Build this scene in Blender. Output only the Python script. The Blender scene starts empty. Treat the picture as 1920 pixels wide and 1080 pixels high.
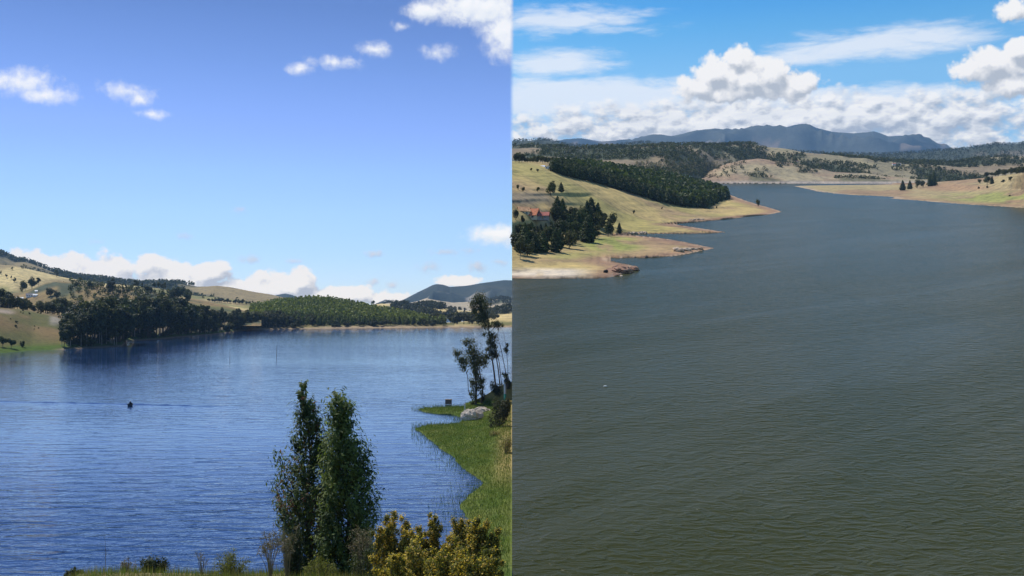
import bpy, math, random
import numpy as np
from mathutils import Vector

scene = bpy.context.scene
COL = scene.collection
rng = np.random.default_rng(11)
R = random.Random(5)
F = 2059.0            # focal length in pixels of a 1920 wide picture
HC = 20.0             # eye height above the blue lake
VP = 570.0            # row of the true horizon
SLOPE = 0.136         # gradient of the upland valley on the other side
UP = 0.3875           # scale of the upland valley
BASE = HC - 80 * UP   # its water level under the eye

# ------------------------------------------------------------------ camera
cam_d = bpy.data.cameras.new("camera"); cam = bpy.data.objects.new("camera", cam_d)
COL.objects.link(cam); scene.camera = cam
cam.location = (0, 0, HC); cam.rotation_euler = (math.radians(90), 0, 0)
cam_d.sensor_width = 36; cam_d.lens = 36 * F / 1920
cam_d.shift_y = (VP - 540) / 1920
cam_d.clip_start = 0.3; cam_d.clip_end = 40000
scene.view_settings.view_transform = 'Standard'
scene.view_settings.look = 'None'
scene.view_settings.exposure = 0.0
scene.view_settings.gamma = 1.0
scene.view_settings.use_curve_mapping = False
scene.render.engine = 'CYCLES'
scene.cycles.use_denoising = True
scene.cycles.max_bounces = 6
scene.cycles.diffuse_bounces = 2
scene.cycles.glossy_bounces = 3
scene.cycles.transmission_bounces = 3
scene.cycles.volume_bounces = 0
scene.cycles.transparent_max_bounces = 4
scene.cycles.sample_clamp_direct = 2.5
scene.cycles.sample_clamp_indirect = 4.0

# ------------------------------------------------------------------ node helper
class NT:
    def __init__(s, tree): s.t = tree
    def n(s, typ, **kw):
        nd = s.t.nodes.new(typ)
        for k, v in kw.items(): setattr(nd, k, v)
        return nd
    def put(s, sock, v):
        if isinstance(v, bpy.types.NodeSocket): s.t.links.new(v, sock)
        else: sock.default_value = v
    def m(s, op, a, b=0.0, c=0.0, clamp=False):
        nd = s.n('ShaderNodeMath', operation=op, use_clamp=clamp)
        for i, v in enumerate((a, b, c)): s.put(nd.inputs[i], v)
        return nd.outputs[0]
    def v(s, op, a, b=None, c=None):
        nd = s.n('ShaderNodeVectorMath', operation=op)
        s.put(nd.inputs[0], a)
        if b is not None: s.put(nd.inputs[1], b)
        if c is not None: s.put(nd.inputs[2], c)
        return nd.outputs['Value'] if op in ('LENGTH', 'DOT_PRODUCT', 'DISTANCE') else nd.outputs[0]
    def mix(s, f, a, b, blend='MIX'):
        nd = s.n('ShaderNodeMix', data_type='RGBA', blend_type=blend)
        s.put(nd.inputs[0], f)
        for sk, val in ((nd.inputs[6], a), (nd.inputs[7], b)):
            if not isinstance(val, bpy.types.NodeSocket) and len(val) == 3: val = (*val, 1)
            s.put(sk, val)
        return nd.outputs[2]
    def ss(s, x, lo, hi, a=0.0, b=1.0, typ='SMOOTHSTEP'):
        nd = s.n('ShaderNodeMapRange', interpolation_type=typ)
        for i, v in enumerate((x, lo, hi, a, b)): s.put(nd.inputs[i], v)
        return nd.outputs[0]
    def noise(s, vec, scale=1.0, detail=4.0, rough=0.5, dist=0.0, out=0, dim='3D'):
        nd = s.n('ShaderNodeTexNoise', noise_dimensions=dim)
        s.put(nd.inputs['Vector'], vec)
        nd.inputs['Scale'].default_value = scale; nd.inputs['Detail'].default_value = detail
        nd.inputs['Roughness'].default_value = rough; nd.inputs['Distortion'].default_value = dist
        return nd.outputs[out]
    def ramp(s, f, stops, interp='LINEAR'):
        nd = s.n('ShaderNodeValToRGB'); cr = nd.color_ramp; cr.interpolation = interp
        while len(cr.elements) < len(stops): cr.elements.new(0.5)
        for e, (p, c) in zip(cr.elements, stops):
            e.position = p; e.color = (*c, 1) if len(c) == 3 else c
        s.put(nd.inputs[0], f); return nd.outputs[0]

# ------------------------------------------------------------------ sky
SUN_AZ, SUN_EL = math.radians(-50), math.radians(57)
world = bpy.data.worlds.new("World"); scene.world = world; world.use_nodes = True
wt = world.node_tree; wt.nodes.clear(); W = NT(wt)
world.cycles.sampling_method = 'MANUAL'; world.cycles.sample_map_resolution = 512
def az_el(px, py):
    x, z = (px - 960) / F, (VP - py) / F
    return math.atan2(x, 1) * F, math.atan2(z, math.hypot(1, x)) * F
sky = W.n('ShaderNodeTexSky', sky_type='NISHITA', sun_disc=False)
sky.sun_elevation = SUN_EL; sky.sun_rotation = SUN_AZ % (2 * math.pi); sky.altitude = 2600
sky.air_density = 1.0; sky.dust_density = 0.6; sky.ozone_density = 1.5
direc = W.n('ShaderNodeTexCoord').outputs['Generated']
sp = W.n('ShaderNodeSeparateXYZ'); W.put(sp.inputs[0], direc)
az = W.m('ARCTAN2', sp.outputs[0], sp.outputs[1])
el = W.m('ARCSINE', sp.outputs[2])
U = W.m('MULTIPLY', az, F); V = W.m('MULTIPLY', el, F)
cb = W.n('ShaderNodeCombineXYZ'); W.put(cb.inputs[0], U); W.put(cb.inputs[1], V)
P = cb.outputs[0]
elq = W.m('DIVIDE', el, math.radians(40))         # 0 at the horizon, 1 at 40 degrees
TUNE_L = [(0.0, (1.242, 1.388, 1.771)), (0.063, (1.281, 1.448, 1.812)), (0.118, (1.426, 1.564, 1.76)), (0.166, (1.422, 1.536, 1.889)), (0.221, (1.316, 1.326, 1.954)), (0.302, (0.916, 1.005, 1.5)), (0.374, (0.645, 0.754, 1.175)), (0.55, (0.732, 1.006, 1.617)), (1, (0.582, 0.975, 1.5))]
TUNE_R = [(0.0, (1.494, 1.825, 1.758)), (0.288, (1.249, 1.872, 1.87)), (0.348, (0.644, 1.584, 1.805)), (0.374, (0.424, 1.41, 1.806)), (0.5, (0.349, 1.023, 1.389)), (1, (0.268, 0.679, 0.999))]
def graded(stops):
    return W.mix(1.0, sky.outputs[0], W.ramp(elq, stops), 'MULTIPLY')
sideR = W.ss(az, -0.0025, 0.0025)
absaz = W.m('ABSOLUTE', az)
back = W.m('MULTIPLY', W.ss(absaz, 1.4, 3.1), 0.5)
half = W.m('ADD', W.m('MULTIPLY', sideR, W.m('SUBTRACT', 1.0, back)), W.m('MULTIPLY', W.m('SUBTRACT', 1.0, sideR), back))
clear = W.mix(half, graded(TUNE_L), graded(TUNE_R))
SKY_STRENGTH = 0.1
COMP = W.ramp(elq, [(0.0, (1.62, 1.5, 1.3)), (0.15, (1.6, 1.48, 1.28)), (0.25, (1.5, 1.4, 1.25)), (0.4, (1.3, 1.25, 1.15)), (0.8, (1.1, 1.08, 1.04))])
def cloud_light(c, s=10.0): return W.mix(1.0, W.v('MULTIPLY', c, (s, s, s)), COMP, 'MULTIPLY')

def warp(vec, scale, amt, off=(0, 0, 0)):
    c = W.noise(W.v('ADD', vec, off), scale, 3, 0.55, out=1)
    return W.v('MULTIPLY_ADD', W.v('SUBTRACT', c, (0.5, 0.5, 0.5)), (amt, amt * 0.7, 0), vec)
def blobs_field(vec, items):
    acc = None
    for (px, py, rx, ry, g) in items:
        cu, cv = az_el(px, py)
        q = W.v('MULTIPLY_ADD', vec, (1 / rx, 1 / ry, 0), (-cu / rx, -cv / ry, 0))
        f = W.m('MULTIPLY_ADD', W.v('LENGTH', q), -g, g)
        acc = f if acc is None else W.m('SMOOTH_MAX', acc, f, 0.12)
    return acc
def billow(vec, scale, detail=3.0):
    vo = W.n('ShaderNodeTexVoronoi', feature='SMOOTH_F1', voronoi_dimensions='2D')
    W.put(vo.inputs['Vector'], vec); vo.inputs['Scale'].default_value = scale
    vo.inputs['Detail'].default_value = detail; vo.inputs['Roughness'].default_value = 0.55
    vo.inputs['Smoothness'].default_value = 0.5
    return W.m('SUBTRACT', 1.0, vo.outputs['Distance'])
def cumulus(items, scale, amp, soft, off, lit, shade, kk, seed=(0, 0, 0), wb=1.0, wn=0.55, st=(1, 1, 0)):
    p1 = warp(P, scale * 0.8, 0.35 / scale, seed); 
    def dens(vec_):
        vec = W.v('MULTIPLY', vec_, st)
        return W.m('MULTIPLY_ADD', W.m('ADD', W.m('MULTIPLY', billow(vec, scale), wb), W.m('MULTIPLY', W.noise(vec, scale * 2.6, 7, 0.62), wn)), amp, blobs_field(vec_, items))
    d0 = dens(p1)
    d1 = dens(W.v('ADD', p1, (off[0], off[1], 0)))
    mask = W.ss(d0, amp * 0.9, amp * 0.9 + soft)
    l = W.m('MULTIPLY_ADD', W.m('SUBTRACT', d0, d1), kk, 0.52, clamp=True)
    return mask, W.mix(l, shade, lit)
# the left hand sky: wisps high up and a bank of cumulus along the hills
left_big = [(905, 12, 195, 54, 1.22), (950, 60, 78, 78, 1.22), (800, 20, 71, 33, 1.10), (940, 440, 97, 33, 1.22),
            (40, 155, 123, 39, 0.88), (85, 178, 78, 26, 0.98), (238, 172, 80, 31, 0.76), (262, 186, 33, 23, 0.85), (285, 214, 44, 18, 0.73),
            (562, 130, 44, 20, 0.81), (628, 117, 91, 23, 0.67), (702, 92, 54, 23, 0.85), (822, 98, 59, 28, 0.73), (752, 50, 31, 18, 0.67)]
bank = [(30, 505, 90, 46, 1.0), (75, 500, 60, 34, 1.0), (165, 520, 85, 58, 1.05), (205, 510, 60, 44, 1.0), (330, 530, 110, 56, 1.05), (290, 500, 60, 30, .9), (390, 512, 70, 34, .9),
        (520, 540, 100, 42, 1.0), (560, 528, 50, 32, 1.0), (650, 553, 80, 28, 1.0), (720, 560, 70, 22, .9), (860, 528, 80, 16, .8), (250, 570, 330, 44, 1.1), (440, 548, 130, 42, 1.0), (120, 530, 160, 46, 1.0), (600, 562, 130, 26, 1.0)]
grey_bits = [(450, 394, 28, 12, .6), (350, 444, 32, 16, .6), (185, 453, 34, 12, .55), (702, 476, 30, 12, .8), (552, 489, 26, 11, .75), (468, 487, 34, 18, .7),
             (800, 500, 42, 22, .7), (895, 500, 32, 20, .75), (840, 474, 66, 14, .65), (936, 492, 26, 16, .7), (700, 530, 24, 15, .7), (735, 536, 22, 14, .7), (880, 470, 50, 12, .6)]
WHITE = (1.02, 1.02, 1.03)
mA, cA = cumulus(left_big, 1 / 40, 0.62, 0.75, (-6, 9), WHITE, (0.80, 0.85, 0.93), 1.4, seed=(3, 7, 0), wb=0.35, wn=1.05)
mB, cB = cumulus(bank, 1 / 40, 0.5, 0.22, (-9, 18), (0.90, 0.89, 0.90), (0.44, 0.47, 0.55), 2.3, seed=(13, 2, 0), wb=0.8, wn=0.75, st=(0.8, 1, 0))
mC, cC = cumulus(grey_bits, 1 / 24, 0.6, 0.6, (-3, 5), (0.66, 0.66, 0.71), (0.40, 0.46, 0.58), 1.6, seed=(31, 2, 0), wb=.5, wn=.9)
cl = W.mix(W.m('MULTIPLY', mC, 0.75), clear, cloud_light(cC))
cl = W.mix(W.m('MULTIPLY', mA, 0.92), cl, cloud_light(cA))
cl = W.mix(mB, cl, cloud_light(cB))
# the right hand sky: streaks of cirrus, one tall cumulus and a broken deck low down
cirrus = [(1070, 38, 210, 34, .8), (1045, 120, 140, 34, 1.0), (1080, 182, 330, 44, 1.5), (1450, 190, 520, 26, 1.0), (1000, 190, 200, 40, 1.1), (1650, 82, 250, 34, 1.0), (1720, 70, 180, 30, .9), (1500, 110, 160, 22, .7), (1300, 170, 120, 30, .5), (1650, 190, 220, 22, .7)]
ci_p = warp(W.v('MULTIPLY', P, (0.32, 1.25, 0)), 1 / 60, 34, (5, 1, 0))
ci_d = W.m('ADD', blobs_field(P, cirrus), W.m('MULTIPLY_ADD', W.noise(ci_p, 1 / 30, 7, 0.62), 1.5, -0.75))
mD = W.ss(ci_d, 0.0, 0.75)
tall = [(1400, 150, 115, 58, 1.1), (1388, 112, 40, 34, 1.1), (1345, 135, 70, 42, 1.05), (1440, 140, 64, 44, 1.1), (1490, 158, 62, 40, 1.0), (1310, 165, 66, 34, 1.0), (1400, 172, 150, 26, 1.1),
        (1860, 120, 90, 42, 1.05), (1915, 95, 50, 34, 1.1), (1905, 160, 80, 34, 1.0), (1900, 20, 38, 30, 1.0), (2000, 110, 140, 60, 1.0)]
deck = [(1000, 245, 150, 40, 1.0), (1150, 235, 170, 34, .9), (1300, 228, 180, 34, 1.0), (1480, 220, 150, 36, 1.0), (1620, 226, 170, 34, 1.0), (1790, 232, 180, 44, 1.05), (1900, 225, 120, 50, 1.0), (1770, 268, 190, 26, 1.05),
        (980, 242, 34, 22, 1.1), (1080, 265, 260, 22, .9), (1350, 198, 220, 16, .7), (1850, 200, 120, 26, .9), (1440, 236, 800, 74, 1.7), (1440, 280, 1000, 44, 1.5), (2150, 220, 250, 60, 1.0)]
mE, cE = cumulus(tall, 1 / 38, 0.52, 0.32, (-8, 20), (0.90, 0.90, 0.91), (0.42, 0.45, 0.50), 1.8, seed=(8, 21, 0), wb=.85, wn=.8)
mF, cF = cumulus(deck, 1 / 34, 0.7, 0.7, (-6, 11), (0.90, 0.91, 0.93), (0.38, 0.42, 0.50), 1.6, seed=(4, 33, 0), wb=1.0, wn=.85, st=(0.62, 1.1, 0))
band = W.noise(W.v('MULTIPLY', P, (0.25, 1.0, 0)), 1 / 34, 5, 0.6, 0.6)
cF = W.mix(1.0, cF, W.ramp(band, [(0.3, (0.80, 0.83, 0.88)), (0.5, (0.96, 0.97, 0.98)), (0.66, (1.05, 1.05, 1.05))]), 'MULTIPLY')
cr = W.mix(W.m('MULTIPLY', mD, 0.72), clear, W.mix(1.0, (9.0, 9.2, 9.7), COMP, 'MULTIPLY'))
cr = W.mix(mF, cr, cloud_light(cF))
cr = W.mix(mE, cr, cloud_light(cE))
bg = W.n('ShaderNodeBackground'); bg.inputs[1].default_value = SKY_STRENGTH
W.put(bg.inputs[0], W.mix(half, cl, cr))
wo = W.n('ShaderNodeOutputWorld'); wt.links.new(bg.outputs[0], wo.inputs[0])

# ------------------------------------------------------------------ sun
sun_d = bpy.data.lights.new("sun", 'SUN'); sun = bpy.data.objects.new("sun", sun_d); COL.objects.link(sun)
sun_d.energy = 5.0; sun_d.angle = math.radians(0.5); sun_d.color = (1.0, 0.95, 0.87)
sv = Vector((math.sin(SUN_AZ) * math.cos(SUN_EL), math.cos(SUN_AZ) * math.cos(SUN_EL), math.sin(SUN_EL)))
sun.rotation_euler = sv.to_track_quat('Z', 'Y').to_euler()
sun.location = (0, 0, 1400)

# ------------------------------------------------------------------ object helpers
def tag(o, label=None, cat=None, group=None, kind=None):
    if label: o['label'] = label
    if cat: o['category'] = cat
    if group: o['group'] = group
    if kind: o['kind'] = kind
    return o
def mesh_np(name, verts, faces, mats, fmat=None, smooth=False, rnd=None, col=None):
    """faces: list of int arrays (n,3) and (n,4)"""
    me = bpy.data.meshes.new(name)
    verts = np.asarray(verts, np.float32)
    fl = [np.asarray(f, np.int32) for f in faces if len(f)]
    sizes = np.concatenate([np.full(len(f), f.shape[1], np.int32) for f in fl])
    loops = np.concatenate([f.ravel() for f in fl])
    me.vertices.add(len(verts)); me.vertices.foreach_set('co', verts.ravel())
    me.loops.add(len(loops)); me.loops.foreach_set('vertex_index', loops)
    me.polygons.add(len(sizes))
    starts = np.concatenate([[0], np.cumsum(sizes)[:-1]]).astype(np.int32)
    me.polygons.foreach_set('loop_start', starts); me.polygons.foreach_set('loop_total', sizes)
    for mt in (mats if isinstance(mats, (list, tuple)) else [mats]): me.materials.append(mt)
    if fmat is not None: me.polygons.foreach_set('material_index', np.asarray(fmat, np.int32))
    me.polygons.foreach_set('use_smooth', np.full(len(sizes), smooth))
    if rnd is not None:
        a = me.attributes.new('rnd', 'FLOAT', 'FACE'); a.data.foreach_set('value', np.asarray(rnd, np.float32))
    if col is not None:
        a = me.attributes.new('col', 'FLOAT_COLOR', 'POINT')
        c4 = np.ones((len(verts), 4), np.float32); c4[:, :3] = col; a.data.foreach_set('color', c4.ravel())
    me.update(calc_edges=True); me.validate()
    return me
def link(name, me, parent=None, loc=None):
    o = bpy.data.objects.new(name, me); COL.objects.link(o)
    if parent is not None: o.parent = parent
    if loc is not None: o.location = loc
    return o
class Geo:
    """collects verts / faces / per-face values of one mesh"""
    def __init__(s): s.v = []; s.q = []; s.t = []; s.rq = []; s.rt = []; s.mq = []; s.mt = []; s.n = 0
    def add(s, v, q=None, t=None, r=0.5, mat=0):
        v = np.asarray(v, float)
        if q is not None and len(q):
            q = np.asarray(q, int); s.q.append(q + s.n); s.rq.append(np.broadcast_to(np.asarray(r, float), (len(q),)) if np.ndim(r) == 0 else np.asarray(r)); s.mq.append(np.full(len(q), mat))
        if t is not None and len(t):
            t = np.asarray(t, int); s.t.append(t + s.n); s.rt.append(np.full(len(t), 0.5) if np.ndim(r) else np.full(len(t), r)); s.mt.append(np.full(len(t), mat))
        s.v.append(v); s.n += len(v)
    def mesh(s, name, mats, smooth=False):
        q = np.concatenate(s.q) if s.q else np.zeros((0, 4), int); t = np.concatenate(s.t) if s.t else np.zeros((0, 3), int)
        cat = lambda l: np.concatenate(l) if l else np.zeros(0)
        return mesh_np(name, np.concatenate(s.v), [q, t], mats, np.concatenate([cat(s.mq), cat(s.mt)]).astype(int), smooth, np.concatenate([cat(s.rq), cat(s.rt)]))
    def box(s, c, d, rz=0.0, mat=0, r=0.5):
        c = np.array(c, float); h = np.array(d, float) / 2
        v = np.array([[x, y, z] for x in (-1, 1) for y in (-1, 1) for z in (-1, 1)]) * h
        ca, sa = math.cos(rz), math.sin(rz)
        v = np.c_[v[:, 0] * ca - v[:, 1] * sa, v[:, 0] * sa + v[:, 1] * ca, v[:, 2]] + c
        s.add(v, [(0, 1, 3, 2), (4, 6, 7, 5), (0, 4, 5, 1), (2, 3, 7, 6), (0, 2, 6, 4), (1, 5, 7, 3)], mat=mat, r=r)
    def tube(s, pts, rad, sides=6, mat=0, r=0.5, cap=True):
        pts = np.asarray(pts, float); n = len(pts); rad = np.broadcast_to(np.asarray(rad, float), (n,))
        tan = np.gradient(pts, axis=0); tan /= np.linalg.norm(tan, axis=1)[:, None] + 1e-9
        ref = np.array([0, 1, 0.0]) if abs(tan[0][2]) > 0.7 else np.array([0, 0, 1.0])
        a = np.cross(tan, ref); a /= np.linalg.norm(a, axis=1)[:, None] + 1e-9
        b = np.cross(tan, a); th = np.linspace(0, 2 * math.pi, sides, endpoint=False)
        v = pts[:, None] + rad[:, None, None] * (np.cos(th)[None, :, None] * a[:, None] + np.sin(th)[None, :, None] * b[:, None])
        v = v.reshape(-1, 3); q = []
        for i in range(n - 1):
            for k in range(sides):
                k2 = (k + 1) % sides
                q.append((i * sides + k, i * sides + k2, (i + 1) * sides + k2, (i + 1) * sides + k))
        t = []
        if cap:
            v = np.vstack([v, pts[-1]]); e = len(v) - 1
            t = [((n - 1) * sides + k, (n - 1) * sides + (k + 1) % sides, e) for k in range(sides)]
        s.add(v, q, t, r=r, mat=mat)
    def leaves(s, pos, nrm, size, aspect=1.6, mat=0, r=None, spread=0.7, along=None):
        """a bent diamond leaf (one quad) at every position"""
        pos = np.asarray(pos, float); n = len(pos); size = np.broadcast_to(np.asarray(size, float), (n,))
        nn = nrm + rng.normal(0, spread, (n, 3)); nn /= np.linalg.norm(nn, axis=1)[:, None] + 1e-9
        a = rng.normal(0, 1, (n, 3)) if along is None else along + rng.normal(0, 0.35, (n, 3))
        a -= (a * nn).sum(1)[:, None] * nn; a /= np.linalg.norm(a, axis=1)[:, None] + 1e-9
        b = np.cross(nn, a); L = (size * aspect / 2)[:, None]; w = (size / 2)[:, None]
        v = np.stack([pos - a * L, pos + b * w + nn * w * 0.3, pos + a * L, pos - b * w + nn * w * 0.3], 1).reshape(-1, 3)
        s.add(v, np.arange(n * 4).reshape(n, 4), r=rng.random(n) if r is None else r, mat=mat)

def vnoise(x, y, seed=0):
    xi, yi = np.floor(x).astype(np.int64), np.floor(y).astype(np.int64)
    fx, fy = x - xi, y - yi; fx = fx * fx * (3 - 2 * fx); fy = fy * fy * (3 - 2 * fy)
    def h(i, j):
        n = (i * 374761393 + j * 668265263 + seed * 974634777) & 0x7fffffff
        n = ((n ^ (n >> 13)) * 1274126177) & 0x7fffffff
        return ((n ^ (n >> 16)) & 0xffff) / 65535.0
    return (h(xi, yi) * (1 - fx) + h(xi + 1, yi) * fx) * (1 - fy) + (h(xi, yi + 1) * (1 - fx) + h(xi + 1, yi + 1) * fx) * fy
def fbm(x, y, oct=4, seed=0):
    s = 0; a = 0.5; tot = 0
    for o in range(oct):
        s = s + a * vnoise(x * 2 ** o + 17.3 * o, y * 2 ** o - 9.1 * o, seed + o); tot += a; a *= 0.5
    return s / tot          # 0..1
def smooth(x, lo, hi):
    t = np.clip((x - lo) / (hi - lo), 0, 1); return t * t * (3 - 2 * t)
def zpix(py, Y): return HC - (py - VP) / F * Y        # height seen on picture row py at distance Y
def xpix(px, Y): return (px - 960) / F * Y
def interp(pts, x):
    p = np.asarray(pts, float); return np.interp(x, p[:, 0], p[:, 1])

# ------------------------------------------------------------------ materials
def material(name):
    m = bpy.data.materials.new(name); m.use_nodes = True; t = m.node_tree; t.nodes.clear()
    n = NT(t); out = n.n('ShaderNodeOutputMaterial')
    return m, n, out
def plain(name, col, rough=0.8, spec=0.3, var=0.25, scale=3.0, metallic=0.0, bump=0.0):
    m, n, out = material(name)
    pos = n.n('ShaderNodeTexCoord').outputs['Object']
    f = n.noise(pos, scale, 5, 0.6)
    c = n.mix(n.ss(f, 0.3, 0.7), tuple(np.array(col) * (1 - var)), tuple(np.minimum(1, np.array(col) * (1 + var))))
    b = n.n('ShaderNodeBsdfPrincipled'); n.put(b.inputs['Base Color'], c)
    b.inputs['Roughness'].default_value = rough; b.inputs['Specular IOR Level'].default_value = spec; b.inputs['Metallic'].default_value = metallic
    if bump:
        bp = n.n('ShaderNodeBump'); bp.inputs['Strength'].default_value = 0.7; bp.inputs['Distance'].default_value = bump
        n.put(bp.inputs['Height'], f); n.put(b.inputs['Normal'], bp.outputs[0])
    m.node_tree.links.new(b.outputs[0], out.inputs[0]); return m
def leafmat(name, dark, lightc, odd=None, trans=0.25, objvar=0.35, patch=None):
    m, n, out = material(name)
    at = n.n('ShaderNodeAttribute', attribute_name='rnd').outputs['Fac']
    orn = n.n('ShaderNodeObjectInfo').outputs['Random']
    c = n.mix(at, dark, lightc)
    if odd: c = n.mix(n.ss(at, 0.90, 0.93), c, odd)
    if patch:
        pn = n.noise(n.n('ShaderNodeTexCoord').outputs['Object'], patch[1], 5, 0.65)
        c = n.mix(n.ss(pn, 0.46, 0.68, 0, patch[2]), c, patch[0])
    c = n.mix(1.0, c, n.ramp(orn, [(0, (1 - objvar,) * 3), (0.5, (1, 1, 0.95)), (1, (1 + objvar, 1 + objvar * 0.8, 1))]), 'MULTIPLY')
    b = n.n('ShaderNodeBsdfPrincipled'); n.put(b.inputs['Base Color'], c)
    b.inputs['Roughness'].default_value = 0.6; b.inputs['Specular IOR Level'].default_value = 0.25
    tr = n.n('ShaderNodeBsdfTranslucent'); n.put(tr.inputs[0], n.mix(1.0, c, (1.2, 1.3, 0.6), 'MULTIPLY'))
    mx = n.n('ShaderNodeMixShader'); mx.inputs[0].default_value = trans
    m.node_tree.links.new(b.outputs[0], mx.inputs[1]); m.node_tree.links.new(tr.outputs[0], mx.inputs[2])
    m.node_tree.links.new(mx.outputs[0], out.inputs[0]); return m
def groundmat(name, scale=0.05, var=0.5, bump=0.0):
    """colour of the ground cover comes from the mesh, tufts and bare patches from noise"""
    m, n, out = material(name)
    c = n.n('ShaderNodeAttribute', attribute_name='col').outputs['Color']
    pos = n.n('ShaderNodeTexCoord').outputs['Object']
    f1 = n.noise(pos, scale, 6, 0.65); f2 = n.noise(pos, scale * 9, 4, 0.7)
    f3 = n.noise(pos, scale * 3.3, 5, 0.7)
    f = n.m('ADD', n.m('MULTIPLY', f3, 0.4), n.m('ADD', n.m('MULTIPLY', f1, 0.3), n.m('MULTIPLY', f2, 0.3)))
    c2 = n.mix(1.0, c, n.ramp(f, [(0.36, (1 - var * 1.3, 1 - var * 1.25, 1 - var)), (0.5, (1, 1, 1)), (0.64, (1 + var, 1 + var * 0.9, 1 + var * 0.7))]), 'MULTIPLY')
    b = n.n('ShaderNodeBsdfPrincipled'); n.put(b.inputs['Base Color'], c2)
    b.inputs['Roughness'].default_value = 0.95; b.inputs['Specular IOR Level'].default_value = 0.1
    if bump:
        bp = n.n('ShaderNodeBump'); bp.inputs['Strength'].default_value = 0.8; bp.inputs['Distance'].default_value = bump
        n.put(bp.inputs['Height'], f); n.put(b.inputs['Normal'], bp.outputs[0])
    m.node_tree.links.new(b.outputs[0], out.inputs[0]); return m
M = dict(
    bark=plain('bark', (0.11, 0.085, 0.06), 0.9, 0.1, 0.4, 6, bump=0.02),
    pale_bark=plain('pale_bark', (0.30, 0.26, 0.21), 0.85, 0.1, 0.4, 5),
    forest=leafmat('forest_leaf', (0.032, 0.038, 0.011), (0.118, 0.122, 0.040)),
    olive=leafmat('olive_leaf', (0.03, 0.045, 0.02), (0.085, 0.10, 0.045)),
    young_pine=leafmat('young_pine_needle', (0.10, 0.125, 0.022), (0.25, 0.28, 0.065)),
    pine=leafmat('pine_needle', (0.026, 0.040, 0.010), (0.100, 0.122, 0.034)),
    euca=leafmat('eucalyptus_leaf', (0.04, 0.05, 0.02), (0.15, 0.155, 0.07), (0.17, 0.14, 0.06)),
    hero=leafmat('wattle_leaf', (0.034, 0.066, 0.024), (0.23, 0.28, 0.085), None, 0.45, 0.1),
    hero_red=leafmat('wattle_leaf_reddish', (0.034, 0.060, 0.028), (0.18, 0.225, 0.085), (0.20, 0.085, 0.05), 0.45, 0.1),
    gorse=leafmat('gorse_leaf', (0.075, 0.085, 0.024), (0.28, 0.28, 0.085), (0.26, 0.20, 0.07), 0.5, 0.15),
    gorse_flower=leafmat('gorse_flower', (0.58, 0.38, 0.05), (0.85, 0.64, 0.13), (0.72, 0.52, 0.26), 0.45, 0.1),
    dry=leafmat('dry_twig', (0.14, 0.12, 0.08), (0.33, 0.28, 0.17), None, 0.2, 0.2),
    grass=leafmat('grass_blade', (0.055, 0.095, 0.018), (0.155, 0.21, 0.045), None, 0.4, 0.05, ((0.22, 0.21, 0.07), 0.22, 0.6)),
    straw=leafmat('straw_blade', (0.16, 0.14, 0.05), (0.36, 0.30, 0.13), None, 0.3, 0.1),
    ground=groundmat('ground_cover'), ground_fine=groundmat('ground_cover_near', 0.25, 0.35),
    earth=plain('earth', (0.23, 0.16, 0.10), 0.95, 0.1, 0.3, 0.2),
    rock=plain('rock', (0.46, 0.41, 0.34), 0.85, 0.2, 0.45, 0.9, bump=0.15),
    red_rock=plain('red_rock', (0.30, 0.18, 0.12), 0.9, 0.2, 0.4, 0.25, bump=0.3),
    pale_rock=plain('pale_rock', (0.60, 0.47, 0.34), 0.9, 0.2, 0.3, 0.3, bump=0.2),
    white=plain('white_paint', (0.78, 0.77, 0.74), 0.6, 0.3, 0.06, 2), cream=plain('cream_wall', (0.62, 0.52, 0.36), 0.85, 0.2, 0.12, 1),
    orange=plain('roof_tile_orange', (0.55, 0.19, 0.09), 0.8, 0.2, 0.25, 1.4), terracotta=plain('roof_tile_pale', (0.58, 0.33, 0.17), 0.8, 0.2, 0.3, 1.4),
    rust=plain('roof_rust', (0.36, 0.12, 0.09), 0.8, 0.2, 0.3, 1), blue=plain('blue_sheet', (0.42, 0.55, 0.78), 0.5, 0.3, 0.1, 1),
    glass=plain('window_glass', (0.03, 0.04, 0.05), 0.15, 0.5, 0.2, 1), grey=plain('grey_render', (0.28, 0.26, 0.25), 0.85, 0.2, 0.2, 1),
    wood=plain('weathered_wood', (0.23, 0.17, 0.11), 0.85, 0.2, 0.3, 6), green=plain('green_paint', (0.10, 0.42, 0.25), 0.5, 0.4, 0.1, 3),
    dark_hull=plain('dark_hull', (0.015, 0.03, 0.045), 0.5, 0.4, 0.2, 4), cloth=plain('dark_cloth', (0.02, 0.022, 0.03), 0.9, 0.1, 0.2, 5),
    skin=plain('skin', (0.42, 0.26, 0.18), 0.6, 0.3, 0.05, 5), pale_cloth=plain('pale_cloth', (0.6, 0.58, 0.6), 0.9, 0.1, 0.1, 5),
    black=plain('black', (0.015, 0.014, 0.014), 0.7, 0.2, 0.1, 2),
)
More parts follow.
